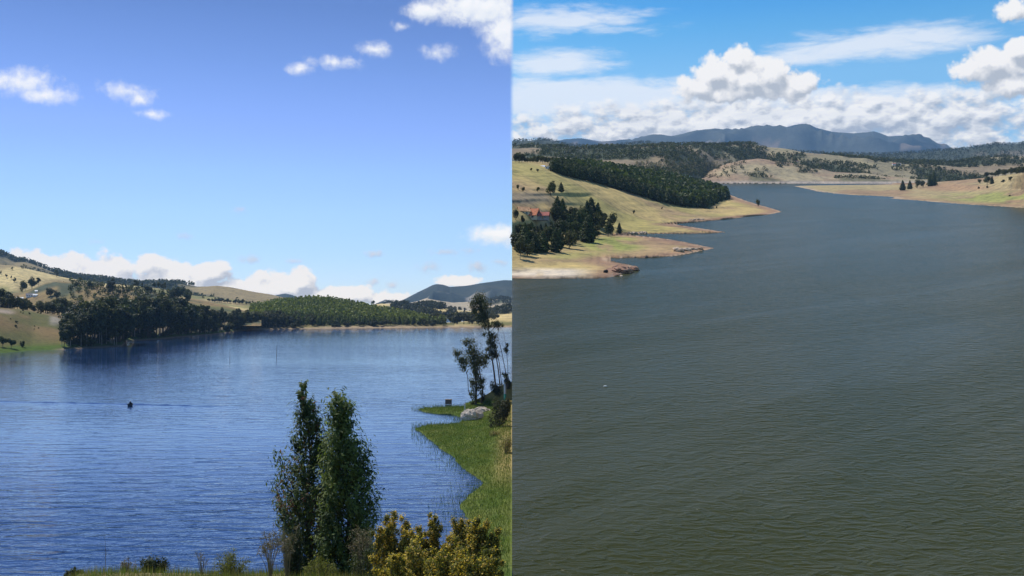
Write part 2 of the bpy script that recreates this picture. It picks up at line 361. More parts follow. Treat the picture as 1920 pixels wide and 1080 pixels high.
# water: body colour, a fresnel surface and wind ripples
def water(name, body, wl, stretch, slope, rough, patch_scale, patch_stretch, ripple, body2=None, spec=0.5, lanes=0, lee=None):
    m, n, out = material(name)
    pos = n.n('ShaderNodeTexCoord').outputs['Object']
    wv = n.v('MULTIPLY', pos, (1 / stretch, 1, 1))
    h1 = n.noise(wv, 1 / wl, 2, 0.5, 0.7, dim='2D')
    h2 = n.noise(n.v('MULTIPLY_ADD', pos, (0.6, 1, 1), (40, 13, 0)), 2.6 / wl, 3, 0.6, 0.3, dim='2D')
    patch = n.noise(n.v('MULTIPLY', pos, patch_stretch), patch_scale, 5, 0.6, 0.8, dim='2D')
    am = n.ss(patch, 0.32, 0.68, ripple, 1.0)
    if lee:      # the wind reaches the open water near the slope and dies away beyond it
        sy = n.n('ShaderNodeSeparateXYZ'); n.put(sy.inputs[0], pos)
        am = n.m('MULTIPLY', am, n.ss(n.m('ADD', sy.outputs[1], n.m('MULTIPLY', patch, 60)), lee[0], lee[1], lee[2], lee[3]))
    if lanes:
        rot = n.n('ShaderNodeVectorRotate', rotation_type='Z_AXIS'); n.put(rot.inputs['Vector'], pos); rot.inputs['Angle'].default_value = math.radians(lanes)
        lane = n.noise(n.v('MULTIPLY', rot.outputs[0], (0.12, 1, 1)), 0.055, 8, 0.70, 1.2, dim='2D')
        lane = n.ss(lane, 0.40, 0.66)
        am = n.m('MULTIPLY', am, n.m('MULTIPLY_ADD', lane, -0.5, 1.2))
        patch = n.m('MULTIPLY_ADD', n.m('SUBTRACT', lane, 0.35), 0.4, patch)
    hh = n.m('ADD', n.m('POWER', h1, 1.6), n.m('MULTIPLY', h2, 0.28))
    hh = n.m('MULTIPLY', hh, am)
    bp = n.n('ShaderNodeBump'); bp.inputs['Strength'].default_value = 1.0; bp.inputs['Distance'].default_value = slope * wl
    n.put(bp.inputs['Height'], hh)
    b = n.n('ShaderNodeBsdfPrincipled')
    n.put(b.inputs['Base Color'], n.mix(n.ss(patch, 0.3, 0.7), body, body2 or body))
    b.inputs['Roughness'].default_value = rough; b.inputs['IOR'].default_value = 1.333; b.inputs['Specular IOR Level'].default_value = spec
    n.put(b.inputs['Normal'], bp.outputs[0])
    m.node_tree.links.new(b.outputs[0], out.inputs[0]); return m
M['lake'] = water('lake_water', (0.010, 0.036, 0.115), 1.9, 3.2, 0.08, 0.03, 0.010, (0.35, 1, 1), 0.6, spec=0.7, lee=(105, 190, 1.7, 0.62))
M['reservoir'] = water('reservoir_water', (0.040, 0.043, 0.010), 1.1, 1.9, 0.26, 0.24, 0.015, (1.0, 0.5, 1), 0.5, (0.052, 0.056, 0.024), 0.08, lanes=-38)

def water_sheet(name, mat, xs, ys, zf):
    X, Y = np.meshgrid(xs, ys); Z = zf(Y)
    v = np.c_[X.ravel(), Y.ravel(), Z.ravel()]; nx = len(xs)
    i = (np.arange(len(ys) - 1)[:, None] * nx + np.arange(nx - 1)[None]).ravel()
    o = link(name, mesh_np(name, v, [np.c_[i, i + 1, i + 1 + nx, i + nx]], mat)); tag(o, kind='structure'); return o
water_sheet('lake_water', M['lake'], np.array([-6000, -2000, -600, 0.0]), np.array([-100, 200, 1000, 4000, 9000.0]), lambda Y: Y * 0.0)
water_sheet('reservoir_water', M['reservoir'], np.array([0.0, 300, 1000, 3000]), np.array([-30, 100, 400, 800, 1320.0]), lambda Y: BASE + SLOPE * Y)

# ------------------------------------------------------------------ landforms
class Sheet: pass
def sheet(name, p0, p1, lines, mat, colf, step=4.0, sub=(4,), amp=0.0, nsc=0.01, seed=0, crest=None, ridged=False, k=1.0, **_):
    """lines: (distance, height) profiles across the view from front to back. A height given as ('r', pts) is read off the photograph's rows."""
    n = int((p1 - p0) / step) + 1
    px = np.linspace(p0, p1, n)
    L = []
    for Yp, Zp in lines:
        Y = interp(Yp, px) if isinstance(Yp, (list, tuple)) else (Yp(px) if callable(Yp) else np.full(n, float(Yp)))
        Y = Y * k
        if isinstance(Zp, tuple): Z = zpix(interp(Zp[1], px) if isinstance(Zp[1], list) else np.full(n, float(Zp[1])), Y)
        else: Z = np.convolve(np.pad(interp(Zp, px), 6, mode='edge'), np.hanning(15)[1:-1] / np.hanning(15).sum(), 'valid') if isinstance(Zp, list) else (Zp(px, Y) if callable(Zp) else np.full(n, float(Zp)))
        L.append((Y, Z))
    Ys, Zs, w = [], [], []
    for i in range(len(L) - 1):
        nk = sub[min(i, len(sub) - 1)]
        for j in range(nk):
            t = j / nk; a, b = L[i], L[i + 1]
            up = b[1] >= a[1]
            e = np.where(up, math.sin(t * math.pi / 2) ** 1.25, 1 - math.cos(t * math.pi / 2))
            Ys.append(a[0] + (b[0] - a[0]) * t); Zs.append(a[1] + (b[1] - a[1]) * e); w.append(math.sin(t * math.pi) * np.minimum(1, (b[0] - a[0]) / (90 * k)))
    Ys.append(L[-1][0]); Zs.append(L[-1][1]); w.append(np.zeros(n))
    Y = np.array(Ys); Z = np.array(Zs); w = np.array(w)
    X = (px[None] - 960) / F * Y
    if amp:
        nz = fbm(X / k * nsc, Y / k * nsc, 5, seed) - 0.5
        if ridged: nz = -np.clip(np.abs(fbm((X + .55 * Y) / k * nsc, (Y - .4 * X) / k * nsc * .8, 3, seed) - 0.5) * 4.0, 0, 1)
        Z = Z + nz * amp * k * ((0.003 if ridged else 0.12) + (w ** 1.6 if ridged else w))
    s = Sheet(); s.X, s.Y, s.Z, s.px, s.nv = X, Y, Z, px, len(Ys)
    s.crest = sum(sub[min(i, len(sub) - 1)] for i in range(crest if crest is not None else len(L) - 2))
    v = np.c_[X.ravel(), Y.ravel(), Z.ravel()]
    PX = np.broadcast_to(px[None], X.shape); PY = VP - (Z - HC) / Y * F
    c = colf(PX.ravel(), PY.ravel(), X.ravel() / k, Y.ravel() / k, Z.ravel())
    i = (np.arange(s.nv - 1)[:, None] * n + np.arange(n - 1)[None]).ravel()
    s.o = tag(link(name, mesh_np(name, v, [np.c_[i, i + 1, i + 1 + n, i + n]], mat, None, True, None, c)), kind='structure')
    s.PY = PY
    return s
def col_at(s, px):
    u = np.clip((px - s.px[0]) / (s.px[1] - s.px[0]), 0, len(s.px) - 1.001); i = int(u); f = u - i
    g = lambda A: A[:, i] * (1 - f) + A[:, i + 1] * f
    return g(s.Y), g(s.Z)
def on_sheet(s, px, py=None, t=None):
    """ground point of a sheet under a column: by picture row on the front slope or by fraction t up the front slope"""
    Y, Z = col_at(s, px)
    Y, Z = Y[:s.crest + 1], Z[:s.crest + 1]
    if t is None:
        r = VP - (Z - HC) / Y * F
        k = np.argmin(np.abs(r - py)) if not np.any(np.diff(np.sign(r - py))) else np.where(np.diff(np.sign(r - py)))[0][-1]
        if k < len(r) - 1 and (r[k] - py) * (r[k + 1] - py) <= 0 and r[k] != r[k + 1]:
            f = (r[k] - py) / (r[k] - r[k + 1])
        else: f = 0; 
        k2 = min(k + 1, len(r) - 1)
        y = Y[k] + (Y[k2] - Y[k]) * f; z = Z[k] + (Z[k2] - Z[k]) * f
    else:
        q = t * (len(Y) - 1); k = min(int(q), len(Y) - 2); f = q - k
        y = Y[k] + (Y[k + 1] - Y[k]) * f; z = Z[k] + (Z[k + 1] - Z[k]) * f
    return ((px - 960) / F * y, y, z)
def at_dist(s, px, Yq):
    Y, Z = col_at(s, px); return ((px - 960) / F * Yq, Yq, float(np.interp(Yq, Y, Z)))

def C(*c): return np.array(c, float)
def mixc(a, b, t): return a * (1 - t[:, None]) + b * t[:, None]
YEL, TAN, BRN, OLV, SCR, SAND, GRN = C(.56, .45, .21), C(.30, .235, .115), C(.215, .155, .072), C(.15, .15, .055), C(.062, .072, .042), C(.42, .32, .20), C(.085, .14, .022)

shoreL = [(-260, 678), (-100, 668), (0, 662), (60, 657), (120, 655.5), (170, 652.5), (228, 649.5), (238, 640), (300, 636), (338, 632), (400, 627), (450, 621), (490, 618), (560, 616.5), (700, 614.6), (830, 613.6), (960, 613)]
def shoreY(px): return HC * F / (interp(shoreL, px) - VP)

def col_s1(px, py, X, Y, Z):
    s = Y - shoreY(px); f = fbm(X * .03, Y * .03, 4, 3)
    c = mixc(BRN * .95, OLV * 0.8, smooth(f, .42, .62)); c = mixc(c, C(.10, .085, .05), smooth(px, 118, 160) * .8)  # near hill tones kept darker, cloud shadow put into the colour
    c = mixc(c, C(.27, .20, .14), smooth(fbm(X * .06, Y * .05, 3, 9), .58, .7) * smooth(px, 60, 120) * .8)
    c = mixc(GRN * .8, c, smooth(s + (f - .5) * 26, 6, 26)); c = mixc(c, C(.24, .18, .13), smooth(s, 5, 1) * smooth(px, 90, 130))
    c = mixc(c, C(.42, .37, .32), smooth(np.abs(px - 104), 16, 4) * smooth(np.abs(py - 600), 12, 4) * smooth(f, .40, .6) * .6)
    c = mixc(c, C(.36, .29, .23), smooth(np.abs(px - 8), 26, 8) * smooth(np.abs(py - 583 - (px) * .1), 5, 1) * .9)
    return c
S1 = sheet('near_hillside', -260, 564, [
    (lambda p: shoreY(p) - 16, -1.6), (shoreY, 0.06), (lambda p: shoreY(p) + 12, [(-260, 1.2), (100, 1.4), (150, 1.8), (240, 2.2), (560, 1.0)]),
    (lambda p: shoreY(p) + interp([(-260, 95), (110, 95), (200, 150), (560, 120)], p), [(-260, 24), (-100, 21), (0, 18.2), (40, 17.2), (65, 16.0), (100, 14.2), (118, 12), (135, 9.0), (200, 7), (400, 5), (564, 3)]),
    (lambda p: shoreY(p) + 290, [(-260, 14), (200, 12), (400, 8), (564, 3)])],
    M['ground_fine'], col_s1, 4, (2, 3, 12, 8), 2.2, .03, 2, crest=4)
def col_s2(px, py, X, Y, Z):
    f = fbm(X * .012, Y * .012, 5, 5)
    c = mixc(BRN * 1.15, OLV, smooth(f, .6, .8)); c = mixc(c, SCR * 1.3, smooth(fbm(X * .03, Y * .02, 4, 8), .57, .66)); return c
S2 = sheet('brown_hill', -260, 490, [(800, 4.0), (1000, ('r', [(-260, 522), (-100, 543), (0, 552), (40, 548), (66, 539), (85, 531), (110, 528), (150, 530), (200, 539), (250, 545), (300, 551), (360, 560), (420, 572), (490, 592)])), (1180, 8)],
    M['ground'], col_s2, 5, (14, 4), 5, .015, 4)
def col_s3(px, py, X, Y, Z):
    f = fbm(X * .006, Y * .004, 5, 15); g = fbm(X * .02, Y * .006, 4, 25)
    c = mixc(YEL, TAN, smooth(g, .40, .62)); c = mixc(c, SCR * 1.9, smooth(f, .55, .64) * smooth(px, 90, 180) * (1 - smooth(px, 340, 372)))
    return mixc(c, OLV * 1.3, smooth(fbm(X * .012, Y * .012, 4, 35), .56, .64) * .8)
S3 = sheet('yellow_hill', -260, 566, [(1200, 2.0), (1600, ('r', [(-260, 478), (-100, 489), (0, 497), (30, 499), (50, 504), (80, 511), (110, 519), (140, 524), (200, 532), (250, 536), (300, 541), (340, 551), (370, 555), (400, 557), (430, 561), (470, 568), (500, 577), (540, 586), (566, 604)])), (1900, 5)],
    M['ground'], col_s3, 5, (18, 4), 14, .006, 6)
def col_s4(px, py, X, Y, Z):
    f = fbm(X * .005, Y * .004, 5, 45)
    return mixc(SCR * 1.25, TAN * .95, smooth(f, .57, .68))
S4 = sheet('scrub_ridge', -260, 580, [(1950, 0.0), (2450, ('r', [(-260, 440), (-50, 462), (0, 474), (15, 481), (28, 487.5), (45, 489), (60, 494), (75, 500), (95, 508), (120, 514), (150, 520), (180, 523), (205, 528), (235, 533), (260, 536), (300, 535), (340, 536), (370, 541), (410, 540), (440, 543), (480, 549), (510, 553), (540, 560), (580, 580)])), (2900, -20)],
    M['ground'], col_s4, 4, (18, 4), 34, .005, 7)
mount_c = lambda a, b, sc, sd: (lambda px, py, X, Y, Z: mixc(C(*a), C(*b), smooth(fbm(X * sc, Y * sc * .7, 5, sd), .52, .68)))
S5 = sheet('distant_hill', 440, 640, [(4600, -40.0), (5400, ('r', [(440, 570), (480, 563), (510, 555), (525, 552), (534, 550.5), (546, 553.5), (560, 559), (600, 570), (640, 590)])), (6000, -60)],
    M['ground'], mount_c((.045, .055, .04), (.07, .075, .05), .004, 3), 5, (10, 3), 40, .004, 9)
def col_pine(px, py, X, Y, Z):
    s = Y - shoreY(px); f = fbm(X * .03, Y * .03, 4, 51)
    c = mixc(C(.13, .13, .05), C(.20, .17, .07), smooth(f, .4, .6)); return mixc(SAND * .85, c, smooth(s + (f - .5) * 16, 3, 10))
SP = sheet('pine_hill', 420, 852, [(lambda p: shoreY(p) - 20, -1.5), (shoreY, 0.05), (lambda p: shoreY(p) + 14, 2.0),
    (1190, ('r', [(420, 592), (470, 580), (520, 571), (560, 566.5), (590, 565), (620, 567), (660, 573), (700, 582), (750, 591), (800, 600), (830, 606), (852, 610)])), (1400, -3)],
    M['ground'], col_pine, 4, (1, 2, 16, 4), 4, .012, 12, crest=3)
def col_g(px, py, X, Y, Z):
    s = Y - shoreY(px); f = fbm(X * .02, Y * .01, 4, 61)
    c = mixc(YEL * .9, OLV, smooth(f, .5, .66)); return mixc(SAND * .75, c, smooth(s, 3, 11))
SG = sheet('shore_plain', 800, 960, [(lambda p: shoreY(p) - 20, -1.5), (shoreY, 0.05), (lambda p: shoreY(p) + 14, 1.8), (1300, ('r', [(800, 606), (850, 604), (880, 601), (910, 598), (960, 596)])), (1420, 0)],
    M['ground'], col_g, 4, (1, 2, 8, 3), 1.5, .02, 13, crest=3)
def col_g2(px, py, X, Y, Z):
    f = fbm(X * .008, Y * .004, 4, 71)
    c = mixc(YEL * 1.05, TAN, smooth(f, .42, .58)); return mixc(c, SCR * 1.4, smooth(fbm(X * .013, Y * .006, 4, 72), .54, .62))
SG2 = sheet('field_hill', 620, 960, [(1420, -2.0), (1900, ('r', [(620, 600), (650, 584), (690, 572), (715, 569), (745, 571), (770, 577), (790, 573), (810, 572.5), (830, 575), (850, 581), (880, 583), (930, 582), (960, 578)])), (2200, -10)],
    M['ground'], col_g2, 4, (14, 3), 9, .008, 14)
SG3 = sheet('pale_hills', 680, 960, [(2300, -10.0), (2950, ('r', [(680, 590), (715, 574), (730, 569), (760, 571), (785, 566), (800, 561.5), (812, 565), (850, 571), (880, 569), (905, 571), (925, 562), (945, 559), (960, 564)])), (3400, -30)],
    M['ground'], lambda px, py, X, Y, Z: mixc(C(.42, .36, .25), SCR * 1.3, smooth(fbm(X * .006, Y * .004, 5, 81), .5, .6)), 4, (12, 3), 30, .006, 15)
SH = sheet('far_mountain', 620, 960, [(3700, -40.0), (4900, ('r', [(620, 592), (690, 577), (712, 566), (722, 561.5), (732, 563), (742, 567.5), (760, 560), (785, 547), (800, 540), (812, 534), (820, 532.5), (832, 534), (843, 538), (870, 536), (885, 534), (900, 531), (930, 527), (945, 525), (960, 525.5)])), (5600, -60)],
    M['ground'], lambda px, py, X, Y, Z: mixc(mixc(C(.040, .052, .042), C(.066, .072, .052), smooth(fbm(X * .004, Y * .003, 5, 91), .4, .65)), C(.36, .32, .25), smooth(fbm(X * .008, Y * .010, 4, 92), .60, .66) * smooth(py, 542, 556)), 2, (26, 4), 110, .0032, 16, ridged=True)

# ------------------------------------------------------------------ land seen from above: a height is known for every spot of a shore map
def rbf(pts):
    p = np.asarray(pts, float); n = len(p); xy = p[:, :2] / np.array([100, 40.0])
    k = lambda d: np.where(d > 0, d * d * np.log(d + 1e-9), 0)
    d = np.linalg.norm(xy[:, None] - xy[None], axis=2)
    A = np.zeros((n + 3, n + 3)); A[:n, :n] = k(d) + np.eye(n) * 0.003; A[:n, n] = 1; A[:n, n + 1:] = xy; A[n, :n] = 1; A[n + 1:, :n] = xy.T
    w = np.linalg.solve(A, np.r_[p[:, 2], 0, 0, 0])
    def f(x, y):
        q = np.stack([x / 100, y / 40.0], -1); out = np.zeros(x.shape)
        for i in range(n): out += w[i] * k(np.linalg.norm(q - xy[i], axis=-1))
        return out + w[n] + q[..., 0] * w[n + 1] + q[..., 1] * w[n + 2]
    return f
def landmap(name, horizon, hc, shore, close, top, ctrl, p0, p1, pybot, colf, mat, step=2.0, rows=150, ramp=0.08, back=(150, 40), nz=0.5, edge_noise=6.0, kind='structure', k=1.0):
    K = hc * F
    plan = lambda px, py: ((px - 960) / F * K / (py - horizon), K / (py - horizon))
    sh = np.asarray(shore, float); poly = np.vstack([sh, np.asarray(close, float)])
    n = int((p1 - p0) / step) + 1; px = np.linspace(p0, p1, n)
    tp = interp(top, px)
    v = np.linspace(0, 1, rows)[:, None]
    # rows are spread evenly in the square root of distance so far ground stays fine
    a, b = 1 / (pybot - horizon) ** .5, 1 / (tp - horizon) ** .5
    PY = horizon + 1 / (a + (b - a) * v) ** 2; PX = np.broadcast_to(px[None], PY.shape)
    X0, Y0 = plan(PX, PY)
    sx, sy = plan(sh[:, 0], sh[:, 1])
    d = np.full(PX.shape, 1e9)
    for i in range(len(sh) - 1):
        ax, ay, bx, by = sx[i], sy[i], sx[i + 1], sy[i + 1]; L2 = (bx - ax) ** 2 + (by - ay) ** 2 + 1e-9
        t = np.clip(((X0 - ax) * (bx - ax) + (Y0 - ay) * (by - ay)) / L2, 0, 1)
        d = np.minimum(d, np.hypot(X0 - ax - t * (bx - ax), Y0 - ay - t * (by - ay)))
    ins = np.zeros(PX.shape, bool); j = len(poly) - 1
    for i in range(len(poly)):
        xi, yi, xj, yj = *poly[i], *poly[j]
        hit = ((yi > PY) != (yj > PY)) & (PX < (xj - xi) * (PY - yi) / ((yj - yi) + 1e-12) + xi); ins ^= hit; j = i
    d = np.where(ins, d, -d)
    d = d + (fbm(X0 * .05, Y0 * .05, 4, 77) - .5) * edge_noise * np.clip(np.abs(d) / 3, 0.3, 1) + (fbm(X0 * .35, Y0 * .2, 4, 78) - .5) * edge_noise * .45
    macro = np.maximum(rbf(ctrl)(PX, PY), 0.15)
    hgt = np.where(d > 0, np.minimum(macro, 0.1 + d * ramp * (1 + np.maximum(d, 0) / 60)) , np.maximum(d * 0.12, -2.5))
    hgt = hgt + np.where(d > 0, (fbm(X0 * .02, Y0 * .02, 5, 5) - .5) * nz * np.clip(d / 20, 0, 1) * 2 * np.clip(1.1 - hgt / hc, .1, 1), 0)
    hgt = np.minimum(hgt, hc - 1.0)
    Y = (hc - hgt) * F / (PY - horizon)
    Y = np.maximum.accumulate(Y, axis=0)
    Yw_ = K / (PY - horizon)
    for _ in range(3):
        Yn = Y.copy(); Yn[1:-1] = (Y[:-2] + 2 * Y[1:-1] + Y[2:]) / 4; Yn[:, 1:-1] = (Yn[:, :-2] + 2 * Yn[:, 1:-1] + Yn[:, 2:]) / 4
        Y = np.where((d > 15), Yn, Y)
    Y = np.where(d > 0, np.minimum(Y, Yw_ * .9995), Y); hgt = hc - Y * (PY - horizon) / F
    Y = Y * k; X = (PX - 960) / F * Y; Z = zpix(PY, Y)
    s = Sheet(); s.px, s.PYg, s.Yg, s.d, s.h = px, PY, Y, d, hgt; s.top = tp
    c = colf(PX.ravel(), PY.ravel(), X.ravel() / k, Y.ravel() / k, hgt.ravel(), d.ravel())
    # the far side of the rise falls away behind the brow
    Yb = Y[-1] + back[0] * k; Zb = Z[-1] - back[1] * k
    X = np.vstack([X, (px - 960) / F * Yb]); Z = np.vstack([Z, Zb]); Y = np.vstack([Y, Yb]); c = np.vstack([c, c[-n:]])
    keep = np.zeros((rows, n - 1), bool)
    dm = np.vstack([d, d[-1:]])
    keep = (np.maximum(np.maximum(dm[:-1, :-1], dm[1:, 1:]), np.maximum(dm[1:, :-1], dm[:-1, 1:])) > -25).ravel()
    i = (np.arange(rows)[:, None] * n + np.arange(n - 1)[None]).ravel()[keep]
    vv = np.c_[X.ravel(), Y.ravel(), Z.ravel()]
    fc = np.c_[i, i + 1, i + 1 + n, i + n]; used = np.unique(fc); mp = np.full(len(vv), -1); mp[used] = np.arange(len(used))
    s.o = tag(link(name, mesh_np(name, vv[used], [mp[fc]], mat, None, True, None, c[used])), kind=kind)
    s.X, s.Y, s.Z = X, Y, Z
    def at(qx, qy):
        u = min(max((qx - p0) / (px[1] - px[0]), 0), n - 1.001); k = int(u); f = u - k
        cy = PY[:, k] * (1 - f) + PY[:, k + 1] * f; yy = Y[:rows, k] * (1 - f) + Y[:rows, k + 1] * f
        o = np.argsort(cy); y = float(np.interp(qy, cy[o], yy[o])); return ((qx - 960) / F * y, y, zpix(qy, y))
    s.at = at; return s

P1_shore = [(940, 523), (1000, 523), (1060, 522.5), (1120, 522.5), (1150, 521.5), (1160, 514), (1190, 506), (1198, 502), (1185, 497), (1160, 493), (1145, 489), (1137, 484.5), (1150, 483.5), (1206, 484.5), (1260, 481), (1290, 476), (1315, 470), (1342, 465.5),
    (1318, 461), (1290, 455), (1262, 449.5), (1235, 445.5), (1200, 442.5), (1170, 440.5), (1195, 438.8), (1250, 439.2), (1310, 438.6), (1364, 436), (1335, 431.5), (1300, 426), (1270, 421.5), (1262, 419.5), (1290, 418.5), (1330, 414), (1370, 410.5), (1400, 406), (1440, 402.5), (1466, 397.5),
    (1452, 392), (1430, 386), (1405, 378.5), (1385, 371), (1368, 365), (1352, 352), (1342, 345)]
P1_close = [(1330, 300), (900, 296), (900, 523)]
P1_ctrl = [(940, 523, 0), (965, 500, 2.5), (965, 470, 8.8), (965, 430, 22.5), (965, 400, 33), (965, 350, 50.9), (965, 330, 58.6), (965, 306, 69.5), (1030, 318, 62), (1000, 450, 12), (1050, 480, 4.5), (1050, 440, 12),
    (1060, 400, 26), (1060, 360, 42), (1100, 505, 2), (1100, 483, 2.5), (1150, 460, 4.0), (1180, 475, 3.0), (1260, 465, 2.4), (1310, 466, 1.2), (1100, 440, 7), (1100, 400, 21), (1100, 370, 33), (1100, 345, 44), (1100, 320, 55), (1100, 305, 64),
    (1200, 432, 2.4), (1280, 432, 2.2), (1200, 400, 10), (1200, 370, 23.6), (1200, 345, 34.6), (1200, 330, 41), (1300, 400, 3.0), (1300, 388, 6), (1300, 370, 12), (1300, 355, 18), (1330, 345, 22), (1360, 398, 2.2), (1360, 375, 3.6), (1352, 362, 6), (1420, 396, 1.6), (1430, 390, 1.0)]
def col_p1(px, py, X, Y, h, d):
    f = fbm(X * .012, Y * .006, 5, 101); g = fbm(X * .05, Y * .025, 4, 102)
    c = mixc(C(.45, .345, .145), C(.37, .265, .14), smooth(f, .46, .66)); c = mixc(c, C(.32, .285, .10), smooth(fbm(X * .009, Y * .005, 4, 103), .52, .7) * .7)
    c = mixc(c, C(.27, .30, .08), smooth(np.hypot((px - 1150) / 75, (py - 458) / 17), 1.15, .5) * smooth(g, .25, .5) * .9)
    c = mixc(c, C(.30, .28, .10), smooth(np.hypot((px - 1080) / 60, (py - 480) / 10), 1.1, .5) * .8)
    c = mixc(c, C(.29, .195, .12), smooth(np.hypot((px - 1235) / 75, (py - 455) / 10), 1.1, .4) * .75)
    c = mixc(c, C(.27, .19, .115), smooth(np.hypot((px - 1060) / 130, (py - 489) / 6), 1.1, .4) * .75)
    c = mixc(c, C(.30, .24, .16), smooth(np.hypot((px - 985) / 55, (py - 372) / 13), 1.1, .6) * .8)
    band = d + (g - .5) * 14
    c = mixc(C(.30, .19, .12), c, smooth(band, 8, 34)); c = mixc(C(.46, .34, .23), c, smooth(d + (g - .5) * 5, 1.5, 6) * .8 + .2); c = mixc(C(.10, .07, .045), c, smooth(d, 0, 1.5))
    sand = smooth(np.abs(py - (512 + (px - 1000) * -.02)), 8, 4) * smooth(px, 1130, 1060) * smooth(g, .25, .42)
    c = mixc(c, C(.62, .53, .40), sand)
    return c
P1 = landmap('grass_hillside', 290, 80, P1_shore, P1_close, [(940, 302), (1000, 303), (1050, 304), (1120, 304), (1200, 316), (1300, 334), (1342, 344), (1360, 352), (1480, 372)], P1_ctrl, 960, 1480, 530, col_p1, M['ground'], 2.0, 190, 0.09, (120, 60), 1.2, 8.0, k=UP)
P3_shore = [(2140, 402), (2050, 398), (1980, 394), (1920, 391), (1870, 387.5), (1815, 384), (1760, 379.5), (1720, 376), (1668, 372.5), (1676, 369.5), (1640, 367.5), (1600, 366), (1560, 362.5), (1530, 358.5), (1505, 352.5), (1487, 349), (1510, 348), (1560, 347.2), (1640, 346.2), (1672, 345)]
P3_close = [(1690, 300), (2160, 300), (2160, 402)]
P3_ctrl = [(1487, 349, 0.2), (1600, 355, 2.5), (1665, 366, 1.2), (1700, 352, 7), (1640, 349, 2), (1760, 372, 3), (1700, 343, 11), (1750, 343, 15), (1760, 350, 11), (1800, 345, 20), (1800, 362, 8.3), (1850, 345, 25), (1920, 330, 46), (1850, 337, 30), (1920, 360, 19), (1920, 388, 1), (2050, 330, 50), (2050, 395, 1)]
def col_p3(px, py, X, Y, h, d):
    f = fbm(X * .008, Y * .004, 5, 111); g = fbm(X * .03, Y * .015, 4, 112)
    c = mixc(C(.36, .29, .15), C(.31, .215, .125), smooth(f, .45, .62)); c = mixc(c, C(.28, .29, .10), smooth(np.hypot((px - 1890) / 150, (py - 370) / 13), 1.1, .5) * smooth(g, .3, .5))
    c = mixc(c, C(.33, .21, .125), smooth(np.hypot((px - 1790) / 90, (py - 352) / 9), 1.1, .4) * .8)
    c = mixc(C(.44, .34, .23), c, smooth(d + (g - .5) * 18, 6, 26) * .9 + .1); return mixc(C(.13, .09, .06), c, smooth(d, 0, 2))
P3 = landmap('grass_headland', 290, 80, P3_shore, P3_close, [(1480, 347), (1600, 344.5), (1660, 343.5), (1700, 343), (1760, 341), (1800, 338), (1850, 333), (1900, 326), (1930, 322), (2140, 316)], P3_ctrl, 1484, 2130, 404, col_p3, M['ground'], 3.0, 90, 0.05, (150, 40), 1.2, 14.0, k=UP)

# ridges beyond the upland reservoir
wz = lambda px, Y: BASE + SLOPE * Y
def col_r1(px, py, X, Y, Z):
    f = fbm(X * .006, Y * .006, 5, 121); h = (Z - (BASE + SLOPE * Y * UP)) / UP
    c = mixc(C(.34, .24, .155), C(.36, .30, .18), smooth(f, .42, .6)); c = mixc(c, C(.17, .155, .085), smooth(fbm(X * .01, Y * .008, 4, 122), .56, .66))
    return mixc(C(.50, .42, .35), c, smooth(h, 3, 9))
R1 = sheet('brown_bluff', 1290, 1740, [(3000, lambda p, Y: wz(p, Y) - 2), (3050, wz), (3075, lambda p, Y: wz(p, Y) + 4), (3350, ('r', [(1290, 340), (1320, 333), (1340, 322), (1360, 313), (1390, 304), (1420, 300), (1450, 303), (1480, 307), (1520, 313), (1560, 322), (1600, 324), (1650, 329), (1700, 335), (1740, 341)])), (3600, ('r', 345))],
    M['ground'], col_r1, 4, (1, 2, 14, 4), 26, .006, 21, crest=3, k=UP)
def col_r2(px, py, X, Y, Z):
    f = fbm(X * .004, Y * .004, 5, 131)
    c = mixc(C(.255, .20, .125), C(.29, .25, .15), smooth(f, .4, .6)); return mixc(c, SCR * 1.2, smooth(fbm(X * .006, Y * .004, 5, 132), .50, .58))
R2 = sheet('wooded_ridge', 960, 1980, [([(960, 2400), (1250, 2500), (1340, 3300), (1440, 3600), (1500, 3150), (1980, 3150)], ('r', [(960, 322), (1250, 322), (1340, 340), (1500, 343), (1980, 343)])),
    (4000, ('r', [(960, 292), (1000, 290), (1050, 292), (1100, 296), (1150, 295), (1200, 291), (1250, 288), (1290, 285), (1320, 280), (1350, 275), (1380, 271.5), (1410, 272), (1440, 277), (1480, 286), (1500, 291), (1560, 297), (1620, 302), (1700, 309), (1760, 311), (1800, 312), (1860, 306), (1980, 298)])), (4500, ('r', 312))],
    M['ground'], col_r2, 4, (22, 4), 40, .005, 22, k=UP)
R3 = sheet('rolling_hills', 960, 1980, [(2600, ('r', 304)), (3400, ('r', [(960, 274), (1000, 272), (1020, 271), (1040, 275), (1070, 282), (1100, 286), (1150, 284), (1180, 278), (1215, 275.5), (1250, 278), (1300, 284), (1400, 290), (1550, 298), (1650, 300), (1720, 297), (1760, 293), (1800, 291), (1840, 285), (1870, 280.5), (1895, 282), (1920, 280), (1980, 276)])), (3900, ('r', 300))],
    M['ground'], lambda px, py, X, Y, Z: mixc(SCR * 1.0, C(.26, .21, .14), smooth(fbm(X * .004, Y * .004, 5, 141) + smooth(py, 276, 290) * .08, .55, .63)), 4, (12, 4), 14, .004, 23)
